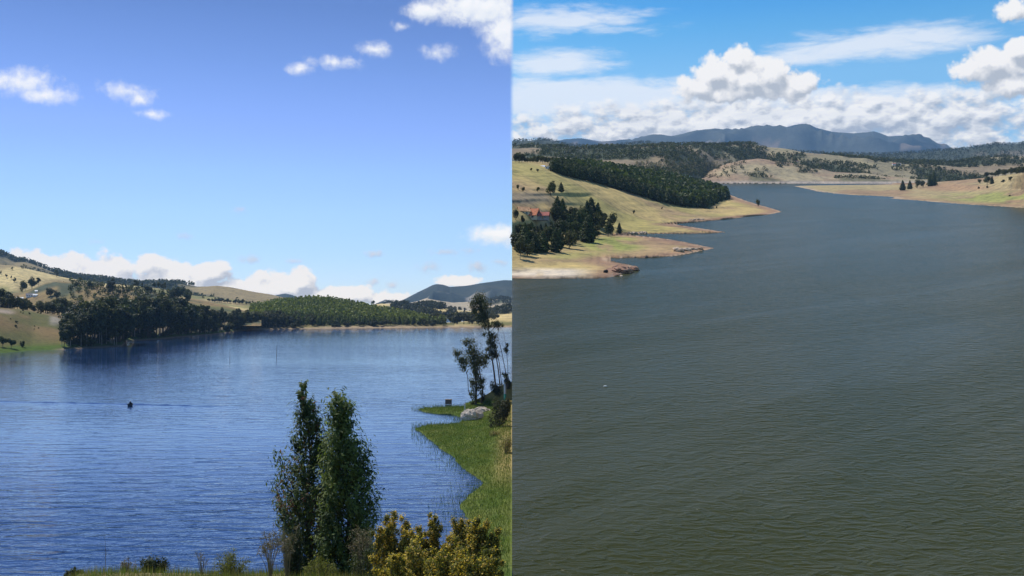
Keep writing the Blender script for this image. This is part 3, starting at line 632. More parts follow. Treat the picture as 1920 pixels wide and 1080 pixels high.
R4 = sheet('blue_mountain', 960, 1980, [(5900, ('r', 302)), (7600, ('r', [(960, 280), (1000, 278), (1035, 268), (1060, 265.5), (1090, 265), (1110, 268), (1130, 270), (1150, 267.5), (1162, 266), (1185, 268), (1200, 264), (1225, 260), (1260, 256), (1300, 252), (1340, 248.5), (1380, 247.5), (1410, 244), (1435, 239), (1450, 237), (1475, 238.5), (1490, 234.5), (1505, 232.5), (1518, 234), (1530, 240), (1560, 247), (1600, 250), (1625, 248.5), (1638, 246.5), (1650, 250), (1665, 256), (1690, 255), (1710, 255), (1725, 258), (1745, 268), (1765, 277), (1790, 281), (1820, 285), (1980, 290)])), (8200, ('r', 300))],
    M['ground'], lambda px, py, X, Y, Z: mixc(mixc(C(.022, .036, .040), C(.082, .092, .078), smooth(fbm(X * .002, Y * .002, 5, 151), .42, .66)), C(.24, .18, .13), smooth(fbm(X * .005, Y * .005, 4, 152), .62, .68) * smooth(py, 258, 272) * .8), 2.5, (34, 4), 330, .0013, 24, ridged=True)  # haze blue tinted into the forest tones, lighter patches for slope shading

# the upland ends in a steep earth scarp above the lake
Yq = np.r_[np.arange(-30, 1400, 8.0), np.arange(1400, 8200, 40.0)]
prof = BASE + SLOPE * Yq
prof[Yq > 1310] = -60
for s in (P1, R2, R3, R4):
    ys, zs = s.Y[:, 0], s.Z[:, 0]; o = np.argsort(ys)
    ins = (Yq >= ys.min()) & (Yq <= ys.max()); prof[ins] = np.maximum(prof[ins], np.interp(Yq[ins], ys[o], zs[o]))
n = len(Yq)
v = np.vstack([np.c_[np.zeros(n), Yq, prof - .3], np.c_[np.zeros(n), Yq, np.full(n, -66.0)]])
i = np.arange(n - 1)
tag(link('earth_scarp', mesh_np('earth_scarp', v, [np.c_[i, i + 1, i + 1 + n, i + n]], M['earth'])), kind='structure')

# ------------------------------------------------------------------ the grassy bank beside the blue lake and the slope underfoot
B_shore = [(962, 1095), (935, 1078), (905, 1040), (882, 992), (872, 968), (868, 950), (880, 930), (898, 918), (917, 904), (902, 897), (878, 886), (862, 872), (848, 858), (832, 842), (812, 826), (792, 812), (778, 803), (800, 797), (830, 795), (862, 794), (866, 789), (868, 782), (850, 778), (820, 776.5), (800, 773), (786, 768), (800, 765), (840, 763), (872, 762)]
B_close = [(874, 690), (962, 690)]
B_ctrl = [(862, 794, .1), (962, 748, 3.3), (935, 752, 2.3), (910, 765, 1.5), (890, 775, 1.0), (962, 722, 5.2), (940, 722, 4.6), (920, 735, 3.0), (900, 748, 1.5), (880, 758, .5), (962, 800, 2.2), (935, 800, 1.0), (900, 800, .35), (962, 850, 1.5), (930, 845, .4), (962, 900, 1.2), (940, 900, .5), (962, 975, 1.6), (935, 960, .4), (870, 830, .15), (800, 803, .1), (830, 770, .2)]
def col_b(px, py, X, Y, h, d):
    f = fbm(X * .5, Y * .25, 4, 161); g = fbm(X * .15, Y * .08, 4, 162)
    c = mixc(C(.075, .115, .02), C(.125, .155, .036), smooth(f, .35, .65)); c = mixc(c, C(.30, .24, .095), np.maximum(smooth(h + (g - .5) * 1.6, .7, 1.8), smooth(px + (g - .5) * 24, 918, 946) * smooth(py, 925, 860), smooth(py, 935, 985) * .8)); c = mixc(c, C(.20, .145, .085), smooth(h, 2.2, 3.2) * smooth(f, .35, .6))
    return c
PB = landmap('grassy_bank', 570, 20, B_shore, B_close, [(770, 760), (872, 757), (885, 752), (900, 746), (915, 738), (930, 728), (945, 720), (960, 716)], B_ctrl, 772, 960, 1098, col_b, M['ground_fine'], 1.0, 170, 0.06, (14, 6), 0.35, 3.0)
def col_f(px, py, X, Y, Z):
    f = fbm(X * .8, Y * .8, 4, 171); return mixc(C(.10, .105, .035), C(.22, .18, .08), smooth(f, .4, .65))
xs = np.linspace(-80, 22, 90); ys = np.linspace(-14, 74, 80)
X, Y = np.meshgrid(xs, ys)
Z = 18.3 - .2 * Y - np.where(Y > 38, (Y - 38) ** 1.25 * .10, 0) - smooth(X / np.maximum(Y, 8) * F + 960, 150, 40) * 1.2 * smooth(Y, 15, 30) + (fbm(X * .3, Y * .3, 4, 172) - .5) * .5 * smooth(Y, 6, 15)
Z = np.where((X > 0) & (Y > 22), Z - (X + 1) * (Y - 22) * .25, Z)
Z = np.where(X < -55, Z - (-55 - X) * .35, Z)
n = len(xs); i = (np.arange(len(ys) - 1)[:, None] * n + np.arange(n - 1)[None]).ravel()
mask = ~((X > .6) & (Y > 30)); fc = np.c_[i, i + 1, i + 1 + n, i + n]; fc = fc[mask.ravel()[fc].all(1)]
tag(link('foreground_slope', mesh_np('foreground_slope', np.c_[X.ravel(), Y.ravel(), Z.ravel()], [fc], M['ground_fine'], None, True, None, col_f(0, 0, X.ravel(), Y.ravel(), Z.ravel()))), kind='structure')
def slope_z(x, y):
    iy = np.clip((y + 14) / (ys[1] - ys[0]), 0, len(ys) - 1.001); ix = np.clip((x + 80) / (xs[1] - xs[0]), 0, len(xs) - 1.001)
    a, b = int(iy), int(ix); f, g = iy - a, ix - b
    return float((Z[a, b] * (1 - f) + Z[a + 1, b] * f) * (1 - g) + (Z[a, b + 1] * (1 - f) + Z[a + 1, b + 1] * f) * g)

# ------------------------------------------------------------------ trees: unit tall meshes, a few of each kind
def sphere_dirs(n):
    d = rng.normal(0, 1, (n, 3)); return d / np.linalg.norm(d, axis=1)[:, None]
def trunk_geo(g, h, r, mat=0, lean=0.03, limbs=5, reach=0.25, z0=0.3):
    k = rng.normal(0, lean, 2)
    pts = [(k[0] * t * t, k[1] * t * t, -0.03 + (h + .03) * t) for t in np.linspace(0, 1, 6)]
    g.tube(pts, np.linspace(r, r * .3, 6), 6, mat, 0.5)
    for i in range(limbs):
        t = z0 + (0.95 - z0) * (i + rng.random()) / limbs; a = rng.random() * 6.28; L = reach * (1.1 - t * .6)
        b = np.array([k[0] * t * t, k[1] * t * t, h * t])
        g.tube([b, b + np.array([math.cos(a) * L * .5, math.sin(a) * L * .5, L * .25]), b + np.array([math.cos(a) * L, math.sin(a) * L, L * .7])], [r * .45 * (1 - t * .5), r * .3 * (1 - t * .5), r * .1], 4, mat)
def broad_crown(g, n, leaf, cz, rx, rz, mat=0, nb=11, low=0.0):
    cs = []
    for i in range(nb):
        d = sphere_dirs(1)[0] * rng.random() ** .4 * .72; cs.append((d[0] * rx, d[1] * rx, cz + d[2] * rz, rng.uniform(.34, .52) * rx, rng.uniform(.30, .46) * rx * 1.05))
    cs = np.array(cs); w = cs[:, 3] ** 2; w /= w.sum()
    i = rng.choice(nb, n, p=w); d = sphere_dirs(n); f = (1 - .45 * rng.random(n) ** 1.5)[:, None]
    pos = cs[i, :3] + d * f * cs[i][:, [3, 3, 4]]
    pos[:, 2] = np.maximum(pos[:, 2], low)
    shade = np.clip(rng.normal(.45, .22, n) + rng.normal(0, .18, nb)[i] , 0, 1)
    g.leaves(pos, d + np.array([0, 0, .35]), leaf * rng.uniform(.6, 1.35, n), 1.3, mat, shade, .6)
def conic_crown(g, n, leaf, z0, rmax, power=.8, layers=9, mat=0, ragged=.3, droop=.0):
    z = z0 + (1 - z0) * (1 - rng.random(n) ** .62) * .99
    t = (z - z0) / (1 - z0); a = rng.random(n) * 6.283
    lob = 1 + ragged * np.sin(a * 5 + np.floor(t * layers) * 2.3) * .5 + ragged * (1 - (t * layers) % 1 * 2) * .5
    r = rmax * ((1 - t) ** power) * lob * np.clip(.45 + t * 4, 0, 1) * (1 - .5 * rng.random(n) ** 2) + .006
    pos = np.c_[np.cos(a) * r, np.sin(a) * r, z - droop * r]
    g.leaves(pos, np.c_[np.cos(a), np.sin(a), np.full(n, .7)], leaf * rng.uniform(.6, 1.4, n) * (1.15 - .5 * t), 1.5, mat, np.clip(rng.normal(.45, .24, n), 0, 1), .5)
class TreeSet: pass
def treeset(name, n, builder, mats):
    """builder(g, which): which 0 adds the trunk, 1 the crown"""
    s = TreeSet(); s.trunk, s.crown, s.whole = [], [], []
    for i in range(n):
        st = rng.bit_generator.state
        a = Geo(); builder(a, 0, 0); b = Geo(); builder(b, 1, 0)
        s.trunk.append(a.mesh(name + '_trunk', [mats[0]], True)); s.crown.append(b.mesh(name + '_crown', [mats[1]]))
        c = Geo(); builder(c, 0, 0); builder(c, 1, 1); s.whole.append(c.mesh(name, list(mats)))
    return s
def bld(tr, cr):
    def f(g, which, mat): (tr(g) if which == 0 else cr(g, mat))
    return f
def random_between(a, b): return a + (b - a) * rng.random()
T = {}
T['shore'] = treeset('broadleaf_tree', 6, bld(lambda g: trunk_geo(g, .8, .014, 0, .03, 5, .18, .3), lambda g, m: broad_crown(g, 1300, .040, random_between(.50, .57), random_between(.20, .27), random_between(.42, .47), m, 13)), (M['pale_bark'], M['forest']))
T['bushy'] = treeset('bushy_tree', 4, bld(lambda g: trunk_geo(g, .7, .03, 0, .03, 4, .25, .2), lambda g, m: broad_crown(g, 800, .07, .55, random_between(.38, .46), .44, m, 9, .06)), (M['bark'], M['forest']))
T['olive'] = treeset('olive_green_tree', 4, bld(lambda g: trunk_geo(g, .7, .02, 0, .03, 4, .2, .25), lambda g, m: broad_crown(g, 800, .06, .56, random_between(.30, .36), .43, m, 9, .06)), (M['bark'], M['olive']))
T['youngpine'] = treeset('young_pine_tree', 5, bld(lambda g: trunk_geo(g, .9, .016, 0, .01, 0), lambda g, m: conic_crown(g, 320, .105, .12, random_between(.23, .29), .75, 6, m)), (M['bark'], M['young_pine']))
T['pine'] = treeset('pine_tree', 5, bld(lambda g: trunk_geo(g, .9, .018, 0, .01, 0), lambda g, m: conic_crown(g, 620, .085, .13, random_between(.26, .33), .62, 7, m, .35)), (M['bark'], M['pine']))
T['cypress'] = treeset('cypress_tree', 4, bld(lambda g: trunk_geo(g, .92, .025, 0, .02, 6, .22, .15), lambda g, m: conic_crown(g, 1500, .062, .05, random_between(.24, .30), .7, 8, m, .6, .1)), (M['bark'], M['pine']))
T['tall'] = treeset('eucalyptus_tree', 4, bld(lambda g: trunk_geo(g, .92, .014, 0, .04, 8, .15, .45), lambda g, m: broad_crown(g, 520, .05, .74, .16, .27, m, 7)), (M['pale_bark'], M['euca']))
T['column'] = treeset('round_crowned_pine', 3, bld(lambda g: trunk_geo(g, .8, .03, 0, .01, 4, .25, .2), lambda g, m: broad_crown(g, 1500, .055, .53, .40, .47, m, 14, .03)), (M['bark'], M['pine']))
T['scrub'] = treeset('shrub', 4, bld(lambda g: trunk_geo(g, .5, .03, 0, .1, 4, .3, .1), lambda g, m: broad_crown(g, 420, .12, .46, .50, .48, m, 8, .03)), (M['bark'], M['olive']))

def tree(kind, name, label, cat, loc, h, group=None, w=1.0, parts=True, sink=0.02):
    s = T[kind]; i = R.randrange(len(s.trunk))
    sc = (h * w, h * w * R.uniform(.9, 1.1), h); rot = (0, 0, R.random() * 6.28)
    loc = (loc[0], loc[1], loc[2] - h * sink)
    if parts:
        e = bpy.data.objects.new(name, None); COL.objects.link(e); e.location = loc; e.rotation_euler = rot; e.scale = sc; e.empty_display_size = .1
        link('trunk', s.trunk[i], e); link('crown', s.crown[i], e)
    else:
        e = link(name, s.whole[i]); e.location = loc; e.rotation_euler = rot; e.scale = sc
    return tag(e, label, cat, group)
def woodland(name, label, items, mat, q=16, cone=False, k=.32):
    """far woods that read as one mass: small crowns of leaf clumps, joined"""
    it = np.array(items, float); n = len(it); g = Geo()
    if cone:
        z = (1 - rng.random((n, q)) ** .6) * .95 + .05; a = rng.random((n, q)) * 6.28; r = .27 * (1 - z) ** .7
        o = np.stack([np.cos(a) * r, np.sin(a) * r, z], -1); d = np.stack([np.cos(a), np.sin(a), .7 + 0 * a], -1)
    else:
        d = rng.normal(0, 1, (n, q, 3)); d /= np.linalg.norm(d, axis=-1)[..., None]; o = d * np.array([.40, .40, .45]) + np.array([0, 0, .5])
    pos = it[:, None, :3] + o * it[:, None, 3:4]
    sh = np.clip(rng.normal(.45, .2, (n, q)) + rng.normal(0, .2, (n, 1)), 0, 1)
    g.leaves(pos.reshape(-1, 3), d.reshape(-1, 3), np.repeat(it[:, 3] * k, q) * rng.uniform(.6, 1.3, n * q), 1.3, 0, sh.ravel(), .5)
    return tag(link(name, g.mesh(name, mat)), label, 'woodland', kind='stuff')
def ppm(Y): return F / Y         # pixels (of 1920) per metre

# ---- left: the dark wood along the shore
pts = []
for k in range(2600):
    px = R.uniform(116, 562); s = R.uniform(0, 1) ** 1.2 * interp([(112, 60), (140, 170), (240, 190), (560, 100)], px) + 3
    if px < 150 and s < 3 + (150 - px) * .8 and R.random() < .6: continue
    if all((px - p[0]) ** 2 * .36 + ((s - p[1]) * .35) ** 2 > 4.4 for p in pts): pts.append((px, s))
pts.sort(key=lambda p: p[1])
for px, s in pts[:235]:
    Yq_ = shoreY(px) + s; p = at_dist(S1, px, Yq_)
    hp = interp([(112, 38), (132, 62), (165, 84), (200, 90), (240, 80), (330, 74), (380, 52), (450, 40), (500, 32), (562, 22)], px) * R.uniform(.72, 1.08)
    h = hp / ppm(shoreY(px) + 30) * (0.9 if s < 12 else 1.0)
    kind = 'tall' if R.random() < .10 else ('bushy' if s < 14 and R.random() < .35 and px > 330 else ('olive' if R.random() < .34 else 'shore'))
    if kind == 'bushy': h *= .6
    nm, lb = {'tall': ('eucalyptus_tree', 'slender eucalyptus standing among the dark trees of the wood along the left shore'), 'bushy': ('bushy_tree', 'low bushy tree at the front edge of the dark wood on the left shore'),
              'olive': ('olive_green_tree', 'olive green broadleaf tree in the dark wood along the left shore'), 'shore': ('broadleaf_tree', 'dark broadleaf tree in the dense wood along the left shore')}[kind]
    where = ('left end by the knoll' if px < 190 else 'on the middle point' if px < 345 else 'beyond the point' if px < 450 else 'at its far right end')
    row = 'at the water edge' if s < 16 else ('inside' if s < 70 else 'at the back')
    what = {'tall': 'slender eucalyptus', 'bushy': 'low bushy tree', 'olive': 'olive tree', 'shore': 'dark tree'}[kind]
    tree(kind, nm, what + ' ' + row + ' of lakeside wood, ' + where, 'tree', p, h, 'trees of the dark lakeside wood', R.uniform(.85, 1.25))
for k in range(70):
    px = R.uniform(128, 520); p = at_dist(S1, px, shoreY(px) + R.uniform(3, 14)); tree(R.choice(['scrub', 'bushy']), 'understory_bush', 'dark bush under the trees at the water edge of the lakeside wood', 'bush', p, R.uniform(2.0, 5.5), 'bushes under the lakeside wood', 1.3, False)
# dark trees behind the brown knoll at the far left
for k in range(64):
    px = R.uniform(-60, 122); s = R.uniform(105, 240); p = at_dist(S1, px, shoreY(px) + s)
    top = interp([(-60, 535), (0, 541), (20, 548), (60, 566), (100, 560), (122, 552)], px) + R.uniform(-6, 9)
    h = max(5, zpix(top, p[1]) - p[2]); tree(R.choice(['shore', 'bushy', 'olive']), 'broadleaf_tree', 'dark tree behind the brown knoll at the left edge of the lake', 'tree', p, h, 'trees behind the brown knoll', 1.1)
# lone trees on the hills at the left
def on(s, px, base, top, kind, name, label, group=None, w=1.0, parts=True, cat='tree'):
    p = on_sheet(s, px, base); return tree(kind, name, label, cat, p, (base - top) / ppm(p[1]), group, w, parts)
for px, b, t, kd, nm, lb, w in [
    (60, 536, 512, 'column', 'round_crowned_tree', 'largest dark rounded tree above the hillside houses', 1.0), (42, 548, 522, 'bushy', 'bushy_tree', 'dark tree just left of the largest rounded tree above the houses', .8), (72, 536, 517, 'olive', 'olive_green_tree', 'thin loose tree touching the right side of the largest rounded tree', .8),
    (48, 530, 514, 'olive', 'olive_green_tree', 'sparse tree above the dark tree over the hillside houses', .9), (95, 556, 533, 'bushy', 'bushy_tree', 'dark bushy tree on the brown slope right of the hillside houses', .9), (106, 561, 541, 'bushy', 'bushy_tree', 'lower of the two dark bushy trees right of the hillside houses', .9),
    (143, 538, 526, 'bushy', 'bushy_tree', 'small near black tree on the crest of the brown hill', 1.1), (168, 541, 523, 'olive', 'olive_green_tree', 'grey green tree on the crest at the right end of the brown hill', .8)]:
    on(S2, px, b, t, kd, nm, lb, None, w)
for px, b, t, kd, lb, w in [(12, 521, 511, 'olive', 'left of three small trees on the yellow hillside', .8), (21, 523, 516, 'olive', 'middle one of three small trees on the yellow hillside', .8), (27, 529, 519, 'bushy', 'lowest and darkest of three small trees on the yellow hillside', .8), (1, 514, 507, 'bushy', 'small tree high on the yellow hillside at the picture edge', .9),
    (106, 519, 504, 'bushy', 'pointed dark tree on the crest where yellow hill meets scrub ridge', .8)]:
    on(S3, px, b, t, kd, 'small_tree', lb, None, w, False)
for px, b, t, w in [(208, 556, 521, 1.0), (213, 553, 519, .8), (254, 553, 522, .7), (258, 552, 524, .7), (266, 552, 529, .8), (274, 553, 532, .9), (283, 554, 534, .9), (289, 553, 527, .7), (298, 553, 526, .7), (304, 554, 529, .8), (309, 555, 527, .7), (240, 552, 537, .9), (232, 552, 538, .9), (225, 553, 540, .9)]:
    on(S2, px, b, t, 'tall' if w < .85 else 'shore', 'eucalyptus_tree', 'tall eucalyptus in the line rising above the dark lakeside wood', 'tall trees above the lakeside wood', w * 1.2)
for px, b, t in [(322, 565, 536), (333, 566, 533), (341, 567, 533), (348, 568, 537), (352, 570, 541)]:
    on(S2, px, b, t, 'olive', 'olive_green_tree', 'tall loose grey green tree at the right end of the lakeside wood crest', 'loose trees at the wood end', 1.0)
for k in range(16):
    px = 392 + k * 5 + R.uniform(-2, 2); b = 566 + k * .35; on(S3, px, b, b - R.uniform(6, 11), 'bushy', 'hedge_tree', 'dark tree of the hedge line between the yellow fields', 'hedge trees in the yellow fields', 1.1, False)
for px, b, t, lb in [(5, 651, 628, 'grey green shrub at the left end of the grassy shore'), (21, 653, 632, 'dark rounded shrub on the grassy shore, the middle of three'), (42, 651, 636, 'wispy shrub on the grassy shore, right of two others')]:
    p = on_sheet(S1, px, b); tree('scrub', 'shrub', lb, 'shrub', p, (b - t) / ppm(p[1]), None, .8)
for k in range(40):
    px = R.uniform(-20, 125); t = R.uniform(.35, .95); p = on_sheet(S1, px, t=t); tree('scrub', 'tussock', 'low tussock scattered over the brown knoll by the lake', 'tussock', p, R.uniform(.5, 1.3), 'tussocks on the brown knoll', 1.3, False)

# scrub on the ridge and the yellow hill
items = []
for k in range(5200):
    px = R.uniform(-200, 560); p = on_sheet(S4, px, t=R.uniform(.35, 1.0))
    if fbm(np.array([p[0] * .005]), np.array([p[1] * .004]), 5, 45)[0] + (0.05 if px > 380 else 0) < .6: items.append((*p, R.uniform(5, 11)))
for k in range(1500):
    px = R.uniform(-200, 500); p = on_sheet(S3, px, t=R.uniform(.3, 1.0))
    f = fbm(np.array([p[0] * .006]), np.array([p[1] * .004]), 5, 15)[0]
    if f > .56 and 90 < px < 350 or R.random() < .03: items.append((*p, R.uniform(2.5, 6)))
for k in range(700):
    px = R.uniform(130, 330); p = on_sheet(S2, px, t=R.uniform(.2, .98))
    if R.random() < .5: items.append((*p, R.uniform(2, 5)))
woodland('hillside_scrub', 'dark green scrub covering the ridge above the yellow hillside', items, M['forest'])

# ---- the pine hill across the lake
pts = []
for k in range(9000):
    px = R.uniform(470, 834); t = R.uniform(0.0, 1) ; 
    Y0_, Y1_ = shoreY(px) + 13, 1188; Yq_ = Y0_ + (Y1_ - Y0_) * t
    p = at_dist(SP, px, Yq_)
    if p[2] < 1.5: continue
    pts.append((px, p))
grid = {}; keep = []
for px, p in pts:
    key = (int(p[0] / 4.2), int(p[1] / 6.2))
    if key in grid: continue
    grid[key] = 1; keep.append((px, p))
keep.sort(key=lambda q: q[1][1]); rest = []
for j, (px, p) in enumerate(keep):
    h = R.uniform(5.0, 7.8) * (1.1 if p[1] < 1000 else 1.0)
    if j < 300: tree('youngpine', 'young_pine_tree', 'light green young pine on the plantation hill across the blue lake', 'pine tree', p, h, 'young pines on the hill across the lake', 1.0, False)
    else: rest.append((*p, h))
woodland('pine_plantation', 'light green young pines covering the rounded hill across the lake', rest, M['young_pine'], 26, True, .24)
for k in range(62):
    px = R.uniform(455, 592); p = at_dist(SP, px, shoreY(px) + R.uniform(12, 60)); tree('bushy', 'bushy_tree', 'dark bushy tree along the left foot of the pine hill', 'tree', p, R.uniform(6, 11) * (1.15 if px < 530 else .85), 'dark trees at the foot of the pine hill', 1.2, False)
for k in range(46):
    px = R.uniform(595, 832); p = at_dist(SP, px, shoreY(px) + R.uniform(6, 16)); tree(R.choice(['bushy', 'scrub', 'olive']), 'bush', 'dark bush on the sandy rim below the pine hill', 'bush', p, R.uniform(2.5, 6.5), 'bushes below the pine hill', 1.2, False)
for k in range(26):
    px = R.uniform(812, 830) if k < 8 else R.uniform(842, 912); p = at_dist(SG, px, R.uniform(985, 1080)); tree('bushy', 'broadleaf_tree', 'dense dark tree in the grove on the far shore right of the pine hill', 'tree', p, R.uniform(8.5, 12), 'grove right of the pine hill', 1.25, False)
for k in range(7):
    px = R.uniform(912, 932); p = at_dist(SG, px, 1180 + 8 * k); tree('bushy', 'broadleaf_tree', 'dark tree behind the tall eucalyptus crown on the far shore', 'tree', p, R.uniform(6, 9), 'trees behind the tall eucalyptus', 1.0, False)
for px, b, t in [(660, 576, 566), (664, 577, 564), (676, 574, 562), (681, 574, 564), (700, 572, 562), (756, 577, 561), (760, 577, 561), (764, 577, 562), (772, 578, 567), (778, 577, 567), (784, 576, 568), (788, 577, 567), (834, 579, 571), (845, 583, 572), (852, 583, 573), (862, 584, 574), (872, 584, 576), (940, 583, 571), (946, 583, 568), (951, 583, 567), (956, 583, 566)]:
    on(SG2, px, b, t, 'bushy', 'field_tree', 'dark tree on the yellow field rise behind the pine hill', 'trees on the field rise', 1.0, False)
items = []
for k in range(2600):
    px = R.uniform(640, 958); p = on_sheet(SG2, px, t=R.uniform(.2, 1))
    if fbm(np.array([p[0] * .013]), np.array([p[1] * .006]), 4, 72)[0] > .56 and px > 735: items.append((*p, R.uniform(5, 9)))
for k in range(1200):
    px = R.uniform(700, 958); p = on_sheet(SG3, px, t=R.uniform(.2, 1))
    if fbm(np.array([p[0] * .006]), np.array([p[1] * .004]), 4, 81)[0] > .52: items.append((*p, R.uniform(6, 10)))
woodland('field_thickets', 'dark thickets between the yellow fields below the far mountain', items, M['forest'])

# ---- right: the dark pine plantation on the grass hillside
front = [(1036, 322), (1060, 331), (1110, 342.5), (1150, 353), (1200, 368.5), (1240, 380), (1280, 388), (1325, 391), (1345, 378), (1366, 373)]
backl = [(1036, 313), (1100, 316), (1200, 331), (1300, 346), (1345, 358), (1366, 371)]
pts = []
for k in range(16000):
    px = R.uniform(1036, 1364); f0, b0 = interp(front, px), interp(backl, px)
    if px > 1326 and R.random() < .3: continue
    py = b0 + (f0 - b0) * R.random() ** .8
    p = P1.at(px, py); pts.append((px, py, p))
grid = {}; keep = []
for px, py, p in pts:
    key = (int(p[0] / 2.6), int(p[1] / 3.4))
    if key in grid: continue
    grid[key] = 1; keep.append((px, py, p))
keep.sort(key=lambda q: q[2][1]); rest = []
for j, (px, py, p) in enumerate(keep):
    h = R.uniform(5.2, 7.4) * (1.0 if px > 1100 else .85)
    if j < 300: tree('pine', 'pine_tree', 'dark green pine in the dense plantation on the grass hillside', 'pine tree', p, h, 'pines of the dark plantation', 1.15, False)
    else: rest.append((*p, h * 1.05))
woodland('dark_plantation', 'dense dark green pine plantation running down the grass hillside', rest, M['pine'], 40, True, .26)
# ---- the clump round the tiled house
cl_front = [(960, 488), (1000, 482), (1040, 474), (1080, 464), (1120, 451), (1150, 441), (1172, 437)]
cl_back = [(960, 442), (1020, 428), (1040, 412), (1080, 414), (1130, 418), (1160, 430), (1172, 434)]
pts = []
for k in range(900):
    px = R.uniform(970, 1166); f0, b0 = interp(cl_front, px), interp(cl_back, px); py = b0 + (f0 - b0) * R.random()
    if all(((px - a) / 13) ** 2 + ((py - b) / 7.5) ** 2 > 1 for a, b in pts): pts.append((px, py))
for px, py in sorted(pts, key=lambda q: -q[1])[:64]:
    p = P1.at(px, py); hp = R.uniform(34, 50)
    if px > 1120: hp *= .8
    if px > 1150: hp *= .75
    if px < 1036: hp = min(hp, max(12, py - 417 + R.uniform(-5, 2)))
    kd_ = R.choice(['cypress', 'bushy', 'shore', 'column'])
    tree(kd_, 'dark_tree', 'near black tree in the dense clump below the tiled house', 'tree', p, hp / ppm(p[1]), 'dark trees of the clump round the tiled house', R.uniform(.8, 1.2) * (1.15 if kd_ == 'shore' else .85 if kd_ in ('bushy', 'column') else 1.0))
for px, b, t, kd, w, lb in [(1045, 412, 366, 'cypress', .95, 'tallest dark tree of the clump, right above the tiled house'), (1101, 424, 374, 'cypress', .8, 'spiky pointed conifer rising from the middle of the clump'), (1121, 424, 378, 'cypress', .8, 'second spiky conifer with a leaning tip, right end of clump'),
    (967, 412, 384, 'bushy', .5, 'dark tree beside the left end of the tiled house'), (981, 422, 402, 'olive', .9, 'olive green round tree in front of the tiled house'), (1058, 418, 384, 'bushy', .8, 'grey branched dark tree right of the tiled house'),
    (1008, 360, 347, 'bushy', .75, 'low bush left of the big rounded pine on the pasture'), (1032, 366, 337, 'column', .95, 'big rounded pine on the open pasture above the tiled house'), (1052, 360, 341, 'cypress', 1.1, 'small conical tree right of the big rounded pine'),
    (980, 359, 347, 'bushy', .8, 'dark bush on the pasture left of the rounded pine'), (971, 356, 344, 'bushy', .7, 'dark bush half hidden beside its neighbour on the pasture'), (996, 320.5, 313, 'bushy', .9, 'left of two round bushes below the white cottage'), (1009, 322.5, 314, 'bushy', .9, 'right one of two round bushes below the white cottage'),
    (1188.5, 401, 392, 'bushy', .8, 'lone round bush in the middle of the open pasture'), (1241, 392.5, 387, 'scrub', .7, 'tiny bush on the pasture right of the lone round bush'), (1317, 385.5, 379, 'scrub', .7, 'small bush at the right foot of the plantation'), (1344, 391, 385.5, 'scrub', .7, 'smallest bush on the spit between plantation and lone tree'),
    (1421, 387, 370, 'bushy', .66, 'lone dark tree on the spit at the water edge')]:
    p = P1.at(px, b); tree(kd, 'round_bush' if 'bush' in lb else 'tree', lb, 'bush' if 'bush' in lb else 'tree', p, (b - t) / ppm(p[1]), None, w)
for k in range(26):
    px = 966 + k * 3 + R.uniform(-1, 1); py = interp([(960, 304), (1040, 306.5)], px) + R.uniform(-.6, 1.2); p = P1.at(px, py)
    tp = interp([(960, 281), (986, 287), (992, 297), (999, 290), (1020, 289), (1045, 295)], px) + R.uniform(0, 4)
    tree('bushy', 'hilltop_tree', 'dark tree of the row along the brow behind the white cottage', 'tree', p, max(3, (py - tp)) / ppm(p[1]), 'trees along the pasture brow', .75, False)
# ---- headland across the reservoir
for px, b, t, kd, w, lb in [(1692.5, 357, 337, 'cypress', 1.0, 'leftmost and slimmest tree of the dark row on the headland'), (1706, 354.5, 337.5, 'cypress', 1.05, 'second tree from the left in the dark headland row'), (1720, 353, 332.5, 'bushy', .7, 'broad tree in the middle of the dark headland row'), (1731, 351, 332, 'bushy', .75, 'rounded tree just left of the tallest headland cypress'),
    (1744, 349, 327, 'cypress', .9, 'stout dark tree against the tallest headland cypress'), (1751, 348, 319, 'cypress', .62, 'tallest dark cypress at the right end of the headland row'), (1757, 348, 343, 'scrub', .9, 'small bush at the foot of the tallest headland cypress'),
    (1838, 344, 332.5, 'bushy', .8, 'left bush of the three dark trees right on the headland'), (1851, 346, 328, 'column', .9, 'tallest rounded one of three dark trees on the headland pasture'), (1860, 345, 329, 'cypress', .8, 'pointed tree at the right of the three on the headland'), (1835, 354, 349, 'scrub', .9, 'tiny dark bush below the three headland trees, left'), (1851, 352.5, 347, 'scrub', .8, 'tiny dark bush below the three headland trees, right'),
    (1881, 342, 336, 'scrub', 1.4, 'low spreading bush beside the round headland bush'), (1895, 339, 327, 'bushy', .9, 'round dark bush high on the headland slope'), (1909, 335, 318, 'tall', .7, 'thin grey tree at the top of the headland slope'), (1893, 368, 364.5, 'scrub', 1.3, 'lone low bush on the green patch of the headland')]:
    p = P3.at(px, b); tree(kd, 'headland_bush' if 'bush' in lb else 'headland_tree', lb, 'bush' if 'bush' in lb else 'tree', p, (b - t) / ppm(p[1]), None, w)
for k in range(30):
    px = R.uniform(1822, 1950); py = interp([(1820, 336), (1900, 326), (1950, 320)], px); p = P3.at(px, py + .5); tree('bushy', 'hedgerow_tree', 'dark tree in the hedgerow along the top of the headland', 'tree', p, R.uniform(8, 15) / ppm(p[1]), 'hedgerow trees on the headland', 1.1, False)
